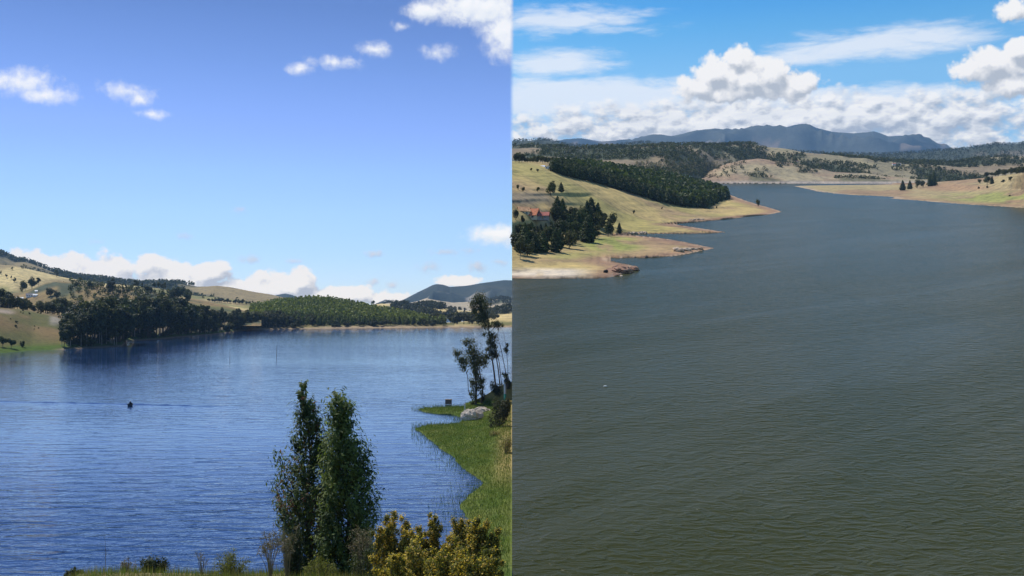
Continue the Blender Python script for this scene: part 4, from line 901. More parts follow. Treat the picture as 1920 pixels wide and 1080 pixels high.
# ---- far woods beyond the reservoir
items = []
for k in range(9000):
    px = R.uniform(962, 1960); t = R.uniform(.02, 1); p = on_sheet(R2, px, t=t)
    py = VP - (p[2] - HC) / p[1] * F
    f = fbm(np.array([p[0] / UP * .006]), np.array([p[1] / UP * .004]), 5, 132)[0]
    dens = f + .10 * float(smooth(np.array(px), 1180, 1260) * (1 - smooth(np.array(px), 1440, 1500))) + (.08 if 1440 < px < 1700 and abs(py - (308 + (px - 1500) * .09)) < 9 else 0) + (.09 if px > 1810 and 302 < py < 326 else 0)
    if dens + (.05 if px > 1560 else 0) > .545: items.append((*p, R.uniform(2.6, 5.2)))
for k in range(1600):
    px = R.uniform(1300, 1738); p = on_sheet(R1, px, t=R.uniform(.25, 1)); f = fbm(np.array([p[0] / UP * .01]), np.array([p[1] / UP * .008]), 4, 122)[0]
    if f > .57 or (px < 1400 and R.random() < .25): items.append((*p, R.uniform(2.0, 4.2)))
woodland('far_woods', 'grey green woods on the ridges beyond the reservoir', items, M['forest'], 14)
items = []
for k in range(4200):
    px = R.uniform(962, 1960); p = on_sheet(R3, px, t=R.uniform(.1, 1))
    if fbm(np.array([p[0] * .004]), np.array([p[1] * .004]), 5, 141)[0] < .57: items.append((*p, R.uniform(5, 9)))
woodland('distant_woods', 'dark woods on the rolling hills below the blue mountain', items, M['forest'], 8)
items = []
for k in range(900):
    px = R.uniform(1190, 1345); py = R.uniform(306, 344); p = on_sheet(R2, px, py)
    if py < 324: items.append((*p, R.uniform(2, 3.6)))
woodland('grey_thicket', 'silvery grey thicket behind the dark plantation', items, M['dry'], 16)

# ------------------------------------------------------------------ foreground: the two pointed trees
def hero(name, label, px, Yq, rows, mat, nclump, seed, side=None):
    global rng
    base_row = 1076; x0 = xpix(px, Yq); z0 = slope_z(x0, Yq); m = Yq / F
    prof = [((VP * 0 + zpix(r, Yq)) - z0, hw * m, (cx - px) * m) for r, cx, hw in rows]
    zs_ = np.array([p[0] for p in prof])[::-1]; rs = np.array([p[1] for p in prof])[::-1]; cxs = np.array([p[2] for p in prof])[::-1]
    zs_ = zs_ * .975; H = zs_.max()
    e = bpy.data.objects.new(name, None); COL.objects.link(e); e.location = (x0, Yq, z0); tag(e, label, 'tree', 'pointed trees at the water')
    del e['group']
    tg = Geo(); zz = np.linspace(-.15, H * .97, 12)
    axis = np.c_[np.interp(zz, zs_, cxs), np.zeros(12), zz]; tg.tube(axis, np.linspace(.085, .012, 12), 7)
    cg = Geo(); P_, N_, S_, A_, L_ = [], [], [], [], []
    w = np.maximum(rs, .1); zc = np.linspace(zs_.min(), H, 200); wc = np.interp(zc, zs_, rs) + .08; cdf = np.cumsum(wc); cdf /= cdf[-1]
    for i in range(nclump):
        z = float(np.interp(rng.random(), cdf, zc)); rr = float(np.interp(z, zs_, rs)); a = rng.random() * 6.283
        rad = rr * (.25 + .78 * rng.random() ** .55)
        c = np.array([np.interp(z, zs_, cxs) + math.cos(a) * rad, math.sin(a) * rad, z])
        if i % 3 == 0:
            b = np.array([np.interp(z - rad * .8, zs_, cxs), 0, max(.1, z - rad * .8)]); tg.tube([b, (b + c) / 2 - np.array([0, 0, rad * .1]), c], [.018, .012, .004], 4)
        out = np.array([math.cos(a), math.sin(a), .9]); n = int(rng.uniform(20, 40)); s = (.07 + .045 * rng.random()) * min(1, .38 + rr / .75)
        ax = out * np.array([.75, .75, 1.25]); q = rng.normal(0, 1, (n, 3)) * s * .75 + (rng.normal(0.2, 1, (n, 1)) * s * 1.9) * ax[None]; P_.append(c + q); N_.append(np.tile(out, (n, 1)) * .4 + q / s * .5)
        A_.append(np.tile(out * np.array([.6, .6, 1.3]), (n, 1))); S_.append(np.clip(rng.normal(.45, .18, n) + rng.normal(0, .24), 0, .89) if not (mat is M['hero_red'] and rng.random() < .16) else rng.uniform(.86, 1, n))
    if side:
        for (sx, sr, hw) in side:
            c = np.array([(sx - px) * m, rng.normal(0, .1), zpix(sr, Yq) - z0]); n = 60
            q = rng.normal(0, 1, (n, 3)) * np.array([hw * m, hw * m, hw * m * 1.6]); P_.append(c + q); N_.append(q); A_.append(np.tile((-.3, 0, 1.0), (n, 1))); S_.append(np.clip(rng.normal(.5, .2, n), 0, 1))
        s0 = side[0]; pth = [np.array([0, 0, .8])] + [np.array([(sx - px) * m, 0, zpix(sr, Yq) - z0]) for sx, sr, _ in side[::-1]]
        tg.tube(pth, np.linspace(.03, .006, len(pth)), 5)
    cg.leaves(np.concatenate(P_), np.concatenate(N_), rng.uniform(.04, .07, sum(map(len, P_))), 2.9, 0, np.concatenate(S_), .5, np.concatenate(A_))
    link('trunk', tg.mesh('hero_trunk', M['bark'], True), e); link('crown', cg.mesh('hero_crown', mat), e)
hero('pointed_tree', 'pointed tree with rusty red leaf tips, left of the two before the water', 580, 38,
     [(716, 568, 2), (735, 570, 7), (760, 574, 14), (790, 578, 22), (815, 580, 27), (850, 582, 32), (885, 582, 38), (905, 577, 52), (940, 575, 58), (980, 577, 56), (1020, 582, 48), (1060, 585, 40), (1080, 585, 34)], M['hero_red'], 500, 1,
     [(523, 858, 6), (528, 880, 7), (536, 895, 8), (517, 915, 6), (527, 935, 10), (545, 920, 9)])
hero('pointed_tree', 'dense dark green pointed tree, right of the two before the water', 648, 36.5,
     [(734, 634, 4), (750, 636, 16), (770, 638, 21), (790, 640, 20), (812, 640, 26), (840, 643, 36), (870, 647, 42), (900, 650, 48), (930, 654, 50), (960, 655, 50), (1000, 652, 48), (1040, 650, 46), (1082, 648, 42)], M['hero'], 620, 2)

# ---- shrubs of the foreground slope
def clump_bush(name, label, cat, px, Yq, top, halfw, mats, nsp=12, leaf=(.018, .035), per=52, flower=0.0, asp=3.0, spire=.22, group=None, twigs=10, base_drop=0.0):
    x0 = xpix(px, Yq); z0 = slope_z(x0, Yq) - base_drop; H = max(.25, zpix(top, Yq) - z0); w = halfw * Yq / F
    e = bpy.data.objects.new(name, None); COL.objects.link(e); e.location = (x0, Yq, z0); tag(e, label, cat, group)
    tg, cg, fg = Geo(), Geo(), Geo(); P_, N_, A_, S_ = [], [], [], []; FP = []
    for i in range(nsp):
        a = rng.random() * 6.283; r = w * math.sqrt(rng.random()); hh = H * (1 - .4 * (r / w) ** 3) * rng.uniform(.62, 1.04)
        if i == 0: r, hh = w * .1, H * .97
        tip = np.array([math.cos(a) * r, math.sin(a) * r * .8, hh]); root = tip * np.array([.3, .3, 0])
        if i < twigs: tg.tube([root + np.array([0, 0, -.05]), root * .5 + tip * .45, tip * .97], [.022, .014, .004], 4)
        m = max(4, int(hh / .13))
        for j in range(m):
            t = (j + rng.random()) / m; c = root + (tip - root) * t + rng.normal(0, 1, 3) * np.array([.10, .10, .04]) * (1.6 - t) * w * 1.1
            s = spire * w * (1.05 - .55 * t) * rng.uniform(.7, 1.2); n = int(per * rng.uniform(.6, 1.3))
            q = rng.normal(0, 1, (n, 3)) * np.array([s, s, s * 1.2]); P_.append(c + q); N_.append(q / s + np.array([0, 0, .4])); A_.append(q / s * .6 + np.array([0, 0, .9])); S_.append(np.clip(rng.normal(.42, .2, n) + rng.normal(0, .12), 0, 1))
            if flower and rng.random() < .35 + .5 * t:
                nf = int(per * flower * (0.3 + 1.1 * t)); FP.append(c + rng.normal(0, 1, (nf, 3)) * np.array([s, s, s * 1.2]) * 1.05)
    n = sum(map(len, P_)); Pc = np.concatenate(P_); Pc[:, 2] = np.maximum(Pc[:, 2], .0)
    cg.leaves(Pc, np.concatenate(N_), rng.uniform(leaf[0], leaf[1], n), asp, 0, np.concatenate(S_), .6, np.concatenate(A_))
    link('stem', tg.mesh(name + '_stem', M['bark']), e); link('foliage', cg.mesh(name + '_foliage', mats[0]), e)
    if FP:
        FP = np.concatenate(FP); d = FP - np.array([0, 0, H * .4]); fg.leaves(FP, d / (np.linalg.norm(d, axis=1)[:, None] + 1e-6), rng.uniform(.024, .046, len(FP)), 1.3, 0, rng.random(len(FP)), .5)
        tag(link('flowers', fg.mesh(name + '_flowers', mats[1]), e), kind='stuff')
    return e
G2 = (M['gorse'], M['gorse_flower'])
for px, Yq, top, hw, nsp, fl, lb in [
    (742, 27, 952, 44, 15, .42, 'tall gorse bush thick with yellow flowers, right against the pointed trees'), (812, 27.5, 957, 36, 13, .40, 'gorse bush with two flowering spires beside the gap of blue water'), (868, 27, 966, 44, 15, .36, 'broad gorse bush with yellow flowers, middle of the thicket'),
    (905, 26, 968, 40, 15, .34, 'gorse bush at the right end of the thicket below the green bank'), (775, 24, 1012, 60, 16, .26, 'low gorse bush in front of the tall flowering one'), (850, 23.5, 1024, 66, 17, .22, 'olive gorse bush low in front of the broad one'),
    (905, 23, 1026, 44, 16, .22, 'low gorse bush in the corner with scattered yellow flowers'), (742, 22, 1045, 44, 12, .30, 'small gorse bush at the bottom with a yellow flowering top')]:
    clump_bush('gorse_bush', lb, 'gorse bush', px, Yq, top, hw, G2, int(nsp * 1.9), flower=fl * 1.9, asp=3.4, spire=.135, leaf=(.015, .032), per=62)
for px, Yq, top, hw, lb, mt, leafs in [
    (284, 39, 1046, 30, 'round green bush at the bottom edge of the water', 'olive', (.03, .05)), (240, 39.5, 1043, 18, 'thin brown bush left of the round green bush', 'dry', (.012, .022)), (138, 39, 1066, 18, 'low dark green bush at the left end of the bottom bank', 'olive', (.03, .05)),
    (436, 38, 1030, 40, 'dark olive twiggy bush at the bottom between round bush and pointed trees', 'gorse', (.02, .035)), (553, 34, 1000, 27, 'round olive bush in front of the reddish pointed tree', 'olive', (.022, .036)), (600, 33, 1040, 42, 'low grey green bush at the foot of the pointed trees', 'gorse', (.02, .034)),
    (690, 31, 1022, 36, 'low green bush between the pointed trees and the gorse', 'olive', (.02, .036))]:
    clump_bush('shrub', lb, 'bush', px, Yq, top, hw, (M[mt],), 14, leafs, 44, 0, 2.4, .20)
def twiggy(name, label, px, Yq, top, halfw, n=14, leafn=26):
    x0 = xpix(px, Yq); z0 = slope_z(x0, Yq); H = zpix(top, Yq) - z0; w = halfw * Yq / F
    e = bpy.data.objects.new(name, None); COL.objects.link(e); e.location = (x0, Yq, z0); tag(e, label, 'dry shrub')
    tg, cg = Geo(), Geo(); P_ = []
    for i in range(n):
        a = rng.random() * 6.283; r = w * rng.random() ** .5; tip = np.array([math.cos(a) * r, math.sin(a) * r, H * rng.uniform(.6, 1)]); mid = tip * np.array([.35, .35, .5]) + rng.normal(0, .03, 3)
        tg.tube([(0, 0, -.1), mid, tip], [.014, .009, .003], 4)
        for j in range(5):
            t = rng.uniform(.3, .95); b = mid + (tip - mid) * t; q = b + np.array([rng.normal(0, .14), rng.normal(0, .14), rng.uniform(.05, .22)]) * max(w, .3) * 1.6
            tg.tube([b, q], [.006, .002], 3, cap=False); P_.append(q + rng.normal(0, .035, (leafn // 5, 3)))
    P_ = np.concatenate(P_); cg.leaves(P_, rng.normal(0, 1, P_.shape), rng.uniform(.012, .026, len(P_)), 2.6)
    link('stem', tg.mesh(name + '_stem', M['dry']), e); link('foliage', cg.mesh(name + '_foliage', M['dry']), e)
twiggy('dry_shrub', 'bare grey branched shrub at the foot of the dense pointed tree', 676, 31.5, 985, 24, 22, 40)
twiggy('dry_shrub', 'pale dry weed with seed heads, bottom edge left of the pointed trees', 507, 30, 1000, 26, 14, 90)
twiggy('dry_shrub', 'second pale dry weed leaning at the left foot of the pointed trees', 538, 31, 985, 22, 12, 80)
twiggy('dry_shrub', 'small sparse dry weed beside the dark olive twiggy bush', 378, 38, 1030, 16, 10, 14)
x0 = xpix(197, 39); z0 = slope_z(x0, 39); g = Geo(); g.tube([(0, 0, -.1), (.02, 0, (zpix(1000, 39) - z0) * .5), (-.01, 0, zpix(1004, 39) - z0)], [.012, .008, .004], 5); g.tube([(.01, 0, .6), (.08, 0, .85)], [.006, .003], 4)
tag(link('dry_stalk', g.mesh('dry_stalk', M['dry']), None, (x0, 39, z0)), 'single thin dry stalk standing up in front of the blue water', 'stalk')

def blades(name, label, pos, hgt, wid, mat, lean=.35):
    pos = np.asarray(pos); n = len(pos); a = rng.random(n) * 6.283; h = hgt * rng.uniform(.5, 1.3, n); w = wid * rng.uniform(.7, 1.3, n)
    d = np.c_[np.cos(a), np.sin(a), np.zeros(n)]; t = np.c_[np.cos(a + 1.2), np.sin(a + 1.2), np.zeros(n)] * (h * lean * rng.random(n))[:, None]
    b0 = pos - d * w[:, None] / 2 - np.array([0, 0, .03]); b1 = pos + d * w[:, None] / 2 - np.array([0, 0, .03]); tip = pos + t + np.c_[np.zeros((n, 2)), h]
    v = np.stack([b0, b1, tip], 1).reshape(-1, 3); g = Geo(); g.add(v, None, np.arange(3 * n).reshape(n, 3)); g.rt = [rng.random(n)]
    return tag(link(name, g.mesh(name, mat)), label, 'grass', kind='stuff')
pp = []
for k in range(16000):
    Yq_ = R.uniform(27, 42); x = xpix(R.uniform(95, 960), Yq_); pp.append((x, Yq_, slope_z(x, Yq_)))
blades('bank_grass', 'rough grass along the bottom edge of the picture', pp[:10000], .26, .02, M['grass']); blades('dry_grass', 'dry straw coloured grass among the bottom bushes', pp[10000:], .34, .016, M['straw'])
# meadow grass in the shallows and on the bank
a_, b_, c_ = [], [], []
dv, hv = PB.d, PB.h; nr, nc = dv.shape
cell = np.abs(np.gradient(PB.Yg, axis=0)) * np.abs(np.gradient(PB.X[:nr], axis=1)); pr = (cell / cell.sum()).ravel()
for k in rng.choice(nr * nc, 90000, p=pr):
    i, j = divmod(int(k), nc); d_, h_ = dv[i, j], hv[i, j]
    q = (PB.X[i, j] + rng.normal(0, .05), PB.Y[i, j] + rng.normal(0, .3), max(PB.Z[i, j], -.02))
    if q[0] > -.15: continue
    if d_ > 0 and h_ < 1.3: a_.append(q)
    elif -3.5 < d_ <= 0 and rng.random() < .30 * math.exp(d_ * .7): c_.append((q[0], q[1], 0.0))
    elif h_ >= .8: b_.append(q)
blades('meadow_grass', 'bright green grass growing out into the shallows beside the bank', a_[:42000] + c_, .30, .05, M['grass'], .6)
blades('bank_straw', 'yellow brown tall grass on the slope of the bank', b_[:16000], .45, .06, M['straw'], .5)

# ---- the eucalyptus trees on the bank
def bank_tree(label, base, Yoff, stems, clumps, name='eucalyptus_tree', leaf=.18):
    """stems: lists of (column,row,half width px); clumps: (column,row,rx,ry,leaves)"""
    bx, by = base; p = PB.at(bx, by); Yq = p[1] + Yoff; x0, z0 = xpix(bx, Yq), p[2]; m = Yq / F
    e = bpy.data.objects.new(name, None); COL.objects.link(e); e.location = (x0, Yq, z0); tag(e, label, 'tree')
    lp = lambda c, r: np.array([(c - bx) * m, 0, (by - r) * m])
    tg, cg = Geo(), Geo()
    for st in stems:
        dy = rng.normal(0, .25)
        pts = [lp(c, r) + np.array([0, dy * i / len(st), 0]) for i, (c, r, w) in enumerate(st)]; pts[0] = pts[0] - np.array([0, 0, .3]); tg.tube(pts, [w * m for _, _, w in st], 6)
    allst = [lp(c, r) for st in stems for c, r, w in st]
    for c, r, rx, ry, n in clumps:
        k = lp(c, r); near = min(allst, key=lambda q: np.linalg.norm(q - (k - np.array([0, 0, ry * m * .6])))); dpt = rng.normal(0, rx * m * .35)
        k = k + np.array([0, dpt, 0]); tg.tube([near, (near + k) / 2 + np.array([0, 0, .1]), k], [.05, .035, .012], 4)
        n = int(n * 2.2); sub = max(4, n // 70)
        for q in range(sub):
            o = sphere_dirs(1)[0] * rng.random() ** .5 * np.array([rx, rx, ry]) * m * 1.15; s = rng.uniform(.34, .62) * min(rx, ry) * m; mm = n // sub
            pos = k + o + rng.normal(0, 1, (mm, 3)) * s; cg.leaves(pos, (pos - k) / (rx * m) + np.array([0, 0, .3]), leaf * rng.uniform(.6, 1.3, mm), 2.2, 0, np.clip(rng.normal(.45, .2, mm) + rng.normal(0, .15), 0, 1), .6, np.tile((0, 0, -1.0), (mm, 1)))
    link('trunk', tg.mesh('bank_trunk', M['bark'], True), e); link('crown', cg.mesh('bank_crown', M['euca']), e)
bank_tree('two stemmed leafy eucalyptus leaning left over the bank', (894, 757), 0, [[(892, 757, 2.2), (893, 725, 1.8), (891, 700, 1.5), (889, 670, 1.0), (882, 648, .5)], [(902, 757, 1.8), (905, 730, 1.4), (901, 705, 1.0), (898, 690, .6)], [(889, 755, .9), (878, 732, .7), (877, 705, .6), (868, 680, .5), (860, 668, .3)]],
    [(880, 645, 9, 11, 220), (885, 660, 11, 10, 240), (893, 670, 13, 12, 320), (888, 685, 11, 11, 260), (903, 680, 9, 9, 180), (858, 663, 7, 6, 130), (861, 674, 8, 6, 120), (871, 676, 7, 7, 130), (870, 690, 5, 5, 60), (892, 700, 9, 9, 200), (886, 716, 6, 9, 110), (898, 720, 8, 11, 200), (904, 716, 5, 10, 120), (893, 738, 7, 10, 130), (905, 738, 4, 9, 70), (884, 735, 5, 8, 50)])
bank_tree('tallest eucalyptus on the bank with a high dark crown', (930, 727), 0, [[(930, 727, 1.7), (926, 695, 1.5), (921, 660, 1.2), (917, 625, 1.0), (914, 595, .8), (905, 570, .5)], [(938, 724, 1.2), (934, 690, 1.0), (928, 655, .8), (922, 630, .5)], [(941, 722, .8), (936, 680, .7), (927, 640, .5), (935, 620, .3)]],
    [(899, 562, 13, 8, 330), (908, 571, 12, 8, 280), (893, 571, 9, 7, 180), (888, 583, 6, 7, 110), (906, 585, 10, 7, 160), (912, 598, 10, 9, 190), (900, 594, 8, 8, 100), (915, 610, 7, 7, 100), (921, 628, 8, 8, 170), (917, 641, 7, 6, 100), (927, 648, 8, 9, 190), (922, 660, 8, 7, 130), (913, 668, 6, 7, 70), (930, 664, 6, 8, 80), (934, 608, 9, 6, 170), (926, 606, 5, 4, 50), (913, 656, 5, 5, 50), (907, 627, 3, 3, 22)])
bank_tree('thin bare leaning eucalyptus at the right end of the bank', (952, 722), -2, [[(952, 722, .8), (947, 690, .7), (940, 655, .5), (934, 632, .35)], [(953, 722, .6), (952, 680, .5), (949, 650, .4), (944, 622, .25)]],
    [(949, 655, 4, 6, 60), (951, 645, 3, 4, 30), (948, 700, 5, 8, 60), (951, 712, 5, 7, 60)])
def bank_shrub(label, px, py, hw, hh, n=700, mat='forest', name='bank_shrub', leaf=.16):
    p = PB.at(px, py); m = p[1] / F; e = bpy.data.objects.new(name, None); COL.objects.link(e); e.location = p; tag(e, label, 'shrub')
    tg, cg = Geo(), Geo(); tg.tube([(0, 0, -.2), (0, 0, hh * m * .7)], [.08, .03], 5)
    for i in range(9):
        c = np.array([rng.uniform(-.6, .6) * hw * m, rng.uniform(-.5, .5) * hw * m, rng.uniform(.14, .7) * hh * m]); d = sphere_dirs(n // 9); s = np.array([.45 * hw * m, .45 * hw * m, .32 * hh * m]); f = (1 - .4 * rng.random(n // 9) ** 2)[:, None]
        cg.leaves(c + d * s * f, d + np.array([0, 0, .3]), leaf * rng.uniform(.6, 1.3, n // 9), 1.5, 0, np.clip(rng.normal(.45, .22, n // 9), 0, 1), .6)
    link('stem', tg.mesh('stem', M['bark']), e); link('foliage', cg.mesh('bank_shrub_foliage', M[mat]), e)
bank_shrub('large dark green shrub on the bank above the straw coloured slope', 937, 800, 22, 56, 2600, 'forest'); bank_shrub('dark green shrub at the seam of the bank beside the pale pillar', 950, 790, 9, 46, 1200, 'forest')
bank_shrub('olive shrub on top of the bank behind the pale pillar', 936, 742, 13, 26, 900, 'olive'); bank_shrub('grey green shrub at the foot of the tallest eucalyptus', 924, 735, 9, 24, 500, 'olive'); bank_shrub('leafy shrub below the thin leaning eucalyptus', 952, 728, 7, 26, 500, 'forest')
bank_shrub('low dark reddish shrub at the foot of the two stemmed eucalyptus', 885, 758, 6, 6, 160, 'hero_red', leaf=.12); bank_shrub('small shrub between the two stemmed eucalyptus and the mound', 905, 750, 5, 8, 160, 'olive', leaf=.12)
bank_shrub('straw coloured low shrub on the lower slope of the bank', 948, 850, 12, 30, 700, 'straw', leaf=.12); bank_shrub('pale yellow tussock on the slope at the edge of the lawn', 925, 818, 13, 14, 500, 'straw', leaf=.1)

# ---- rocks
def rock_mesh(name, mat, seed, jag=.35, n=18):
    th = np.linspace(0, math.pi, n); ph = np.linspace(0, 2 * math.pi, 2 * n, endpoint=False); Tt, Pp = np.meshgrid(th, ph, indexing='ij')
    d = np.stack([np.sin(Tt) * np.cos(Pp), np.sin(Tt) * np.sin(Pp), np.cos(Tt)], -1)
    f = fbm(d[..., 0] * 2.1 + d[..., 2] * 1.3 + 9, d[..., 1] * 2.1 - d[..., 2] * 1.7 + 5, 4, seed); f = f - f.mean()
    f[0] = f[0].mean(); f[-1] = f[-1].mean()
    q = np.round(f * 6) / 6 * .6 + f * .4
    v = d * (1 + jag * 2 * q)[..., None] * .5; W2 = 2 * n
    i = (np.arange(n - 1)[:, None] * W2 + np.arange(W2)[None]).ravel(); j = (np.arange(n - 1)[:, None] * W2 + ((np.arange(W2) + 1) % W2)[None]).ravel()
    return mesh_np(name, v.reshape(-1, 3), [np.c_[i, i + W2, j + W2, j]], mat)
RK = {m: [rock_mesh(m, M[m], s, .5) for s in (3, 8, 14)] for m in ('rock', 'red_rock', 'pale_rock', 'black')}
def rock(mat, label, p, size, name='boulder', group=None, rz=None, i=None):
    o = link(name, RK[mat][R.randrange(3) if i is None else i]); o.location = p; o.scale = size; o.rotation_euler = (0, 0, R.random() * 6 if rz is None else rz); return tag(o, label, 'rock', group)
p = PB.at(886, 787); m = p[1] / F
rock('rock', 'pale weathered rock outcrop at the end of the grassy bank', (p[0], p[1], p[2] + .5), (40 * m, 2.6, 30 * m), 'rock_outcrop', None, .0, 1)
p = PB.at(905, 770); rock('rock', 'pale upper slab of the rock outcrop below the mound', (p[0] - .2, p[1], p[2] - .1), (34 * m, 2.4, 16 * m), 'rock_slab', None, .2, 0)
def on_p1(px, py, dz=0.0): p = P1.at(px, py); return (p[0], p[1], p[2] + dz)
m = P1.at(1170, 506)[1] / F
rock('red_rock', 'big reddish brown rock mass on the near shore point', on_p1(1163, 507.5, .0), (40 * m, 9, 20 * m), 'rock_mass', None, .1, 0); rock('red_rock', 'dark tapering rock running into the water at the near point', on_p1(1186, 506, 0), (24 * m, 5, 14 * m), 'rock_mass', None, .2, 2)
rock('pale_rock', 'pale cream block among the reddish rocks of the point', on_p1(1176, 509, 0), (13 * m, 3, 12 * m), 'boulder', None, .4, 1); rock('red_rock', 'small brown boulder at the foot of the rocky point', on_p1(1156, 517, 0), (12 * m, 2.5, 9 * m), 'boulder', None, .4, 1); rock('pale_rock', 'flat pale stone at the waterline of the rocky point', on_p1(1163, 519, 0), (9 * m, 2, 6 * m), 'boulder', None, .4, 2)
rock('black', 'small black boulder on the beach left of the rocky point', on_p1(1136, 511, .2), (8 * m, 1.2, 8 * m), 'boulder', None, 0, 1)
for j, (px, py, w, h) in enumerate([(1272, 471, 18, 10), (1284, 469, 14, 7), (1297, 467.5, 14, 5), (1310, 466.5, 12, 4), (1267, 467, 10, 6)]):
    mm = P1.at(px, py)[1] / F; rock('pale_rock', ['largest pale pink rock on the second grassy spit', 'pale rock right beside the largest one on the second spit', 'flat pale rock toward the tip of the second spit', 'last pale rock before the tip of the second spit', 'small pale rock above the largest one on the second spit'][j], on_p1(px, py, .1), (w * mm, 4, h * mm), 'boulder')
for px, py, w, h in [(1202, 439, 12, 8), (1209, 439, 9, 8), (1190, 438.5, 12, 5), (1180, 438.5, 10, 4)]:
    mm = P1.at(px, py)[1] / F; rock('pale_rock', 'pale rock in the low bluff above the middle inlet', on_p1(px, py - 1, .1), (w * mm, 3, h * mm), 'boulder', 'pale rocks above the middle inlet')
for px, py, w, h in [(1297, 413, 12, 4), (1306, 412, 12, 4.5), (1315, 412, 9, 3.5)]:
    mm = P1.at(px, py)[1] / F; rock('pale_rock', 'white pink rock on the shore of the third inlet', on_p1(px, py, .1), (w * mm, 3, h * mm), 'boulder', 'white rocks by the third inlet')
for k in range(16):
    px = 1350 + k * 8 + R.uniform(-3, 3); p = on_sheet(R1, px, 343.2); rock('pale_rock', 'white stone along the far waterline below the brown bluff', p, (R.uniform(2, 4.5), 2, R.uniform(.7, 1.3)), 'shore_stone', 'white stones on the far waterline')

# ---- posts, box, boat on the blue lake
p = PB.at(947, 757); mm = p[1] / F; e = bpy.data.objects.new('pillar', None); COL.objects.link(e); e.location = p; tag(e, 'white pillar with a pale green lower half on the bank', 'pillar')
H = 41 * mm
for nm, z0_, z1_, r0, r1, mt in [('base', -.3, H * .45, .25, .24, 'green'), ('shaft', H * .45, H * .9, .24, .235, 'white'), ('cap', H * .9, H, .235, .34, 'white')]:
    g = Geo(); g.tube([(0, 0, z0_), (0, 0, (z0_ + z1_) / 2), (0, 0, z1_)], [r0, (r0 + r1) / 2, r1], 12); link(nm, g.mesh('pillar_' + nm, M[mt], True), e)
p = PB.at(871.5, 769); g = Geo(); g.box((0, 0, .55), (.22, .22, 1.4)); tag(link('marker_stake', g.mesh('marker_stake', M['white']), None, p), 'short white marker stake on the green spit beside the rock', 'stake')
Yq = 219; e = bpy.data.objects.new('wooden_box', None); COL.objects.link(e); e.location = (xpix(841, Yq), Yq, 0.05); tag(e, 'brown wooden box standing at the water edge behind the green spit', 'box')
for k in range(4):
    g = Geo(); g.box((0, -.42, .12 + k * .22), (1.28, .04, .2)); link('plank', g.mesh('box_plank', M['wood']), e)
for nm, c, d in [('side_panel', (-.62, 0, .45), (.04, .8, .9)), ('side_panel', (.62, 0, .45), (.04, .8, .9)), ('back_panel', (0, .42, .45), (1.28, .04, .9)), ('lid', (0, 0, .93), (1.36, .94, .05))]:
    g = Geo(); g.box(c, d); link(nm, g.mesh('box_' + nm, M['wood']), e)
for px, b, t, lb in [(431, 674, 655, 'thin pole standing in the lake, left of two'), (518.5, 668, 648, 'thin pole standing in the lake, right of two')]:
    Yq = HC * F / (b - VP); g = Geo(); g.tube([(0, 0, -1), (.03, 0, 2), (-.02, 0, (b - t) * Yq / F)], [.09, .08, .06], 6); tag(link('lake_pole', g.mesh('lake_pole', M['bark']), None, (xpix(px, Yq), Yq, 0)), lb, 'pole')
# rowing boat seen from the bow
Yq = HC * F / (761 - VP); bx = xpix(244, Yq); e = bpy.data.objects.new('rowing_boat', None); COL.objects.link(e); e.location = (bx, Yq, 0); e.rotation_euler = (0, 0, math.radians(12)); e.scale = (.82, .82, .82); tag(e, 'small dark rowing boat drawing a wake across the blue lake', 'boat')
g = Geo(); secs = np.linspace(0, 1, 9); V_, q = [], []
for t in secs:
    w = .66 * math.sin(math.pi * min(1, .12 + t * .80)) ** .7; y = -1.7 + 3.4 * t; s = .12 * (2 * t - 1) ** 2
    V_ += [(-w, y, .42 + s), (-w * .8, y, .05), (0, y, -.12), (w * .8, y, .05), (w, y, .42 + s), (w * .93, y, .42 + s), (w * .7, y, .1), (0, y, -.02), (-w * .7, y, .1), (-w * .93, y, .42 + s)]
for i in range(8):
    for k in range(10): q.append((i * 10 + k, i * 10 + (k + 1) % 10, (i + 1) * 10 + (k + 1) % 10, (i + 1) * 10 + k))
g.add(V_, q); g.add([V_[k] for k in range(5)], None, [(0, 1, 2), (0, 2, 4), (2, 3, 4)]); g.add([V_[80 + k] for k in range(5)], None, [(0, 1, 2), (0, 2, 4), (2, 3, 4)])
link('hull', g.mesh('boat_hull', M['dark_hull']), e)
for y in (-.5, .6): g = Geo(); g.box((0, y, .28), (1.1, .24, .04)); link('seat', g.mesh('boat_seat', M['wood']), e)
for s in (-1, 1):
    g = Geo(); g.tube([(s * .3, -.25, .62), (s * .62, -.3, .47), (s * 1.25, -.42, .05)], [.022, .022, .03], 5); g.box((s * 1.36, -.44, 0), (.3, .14, .03)); link('oar', g.mesh('boat_oar', M['wood']), e)
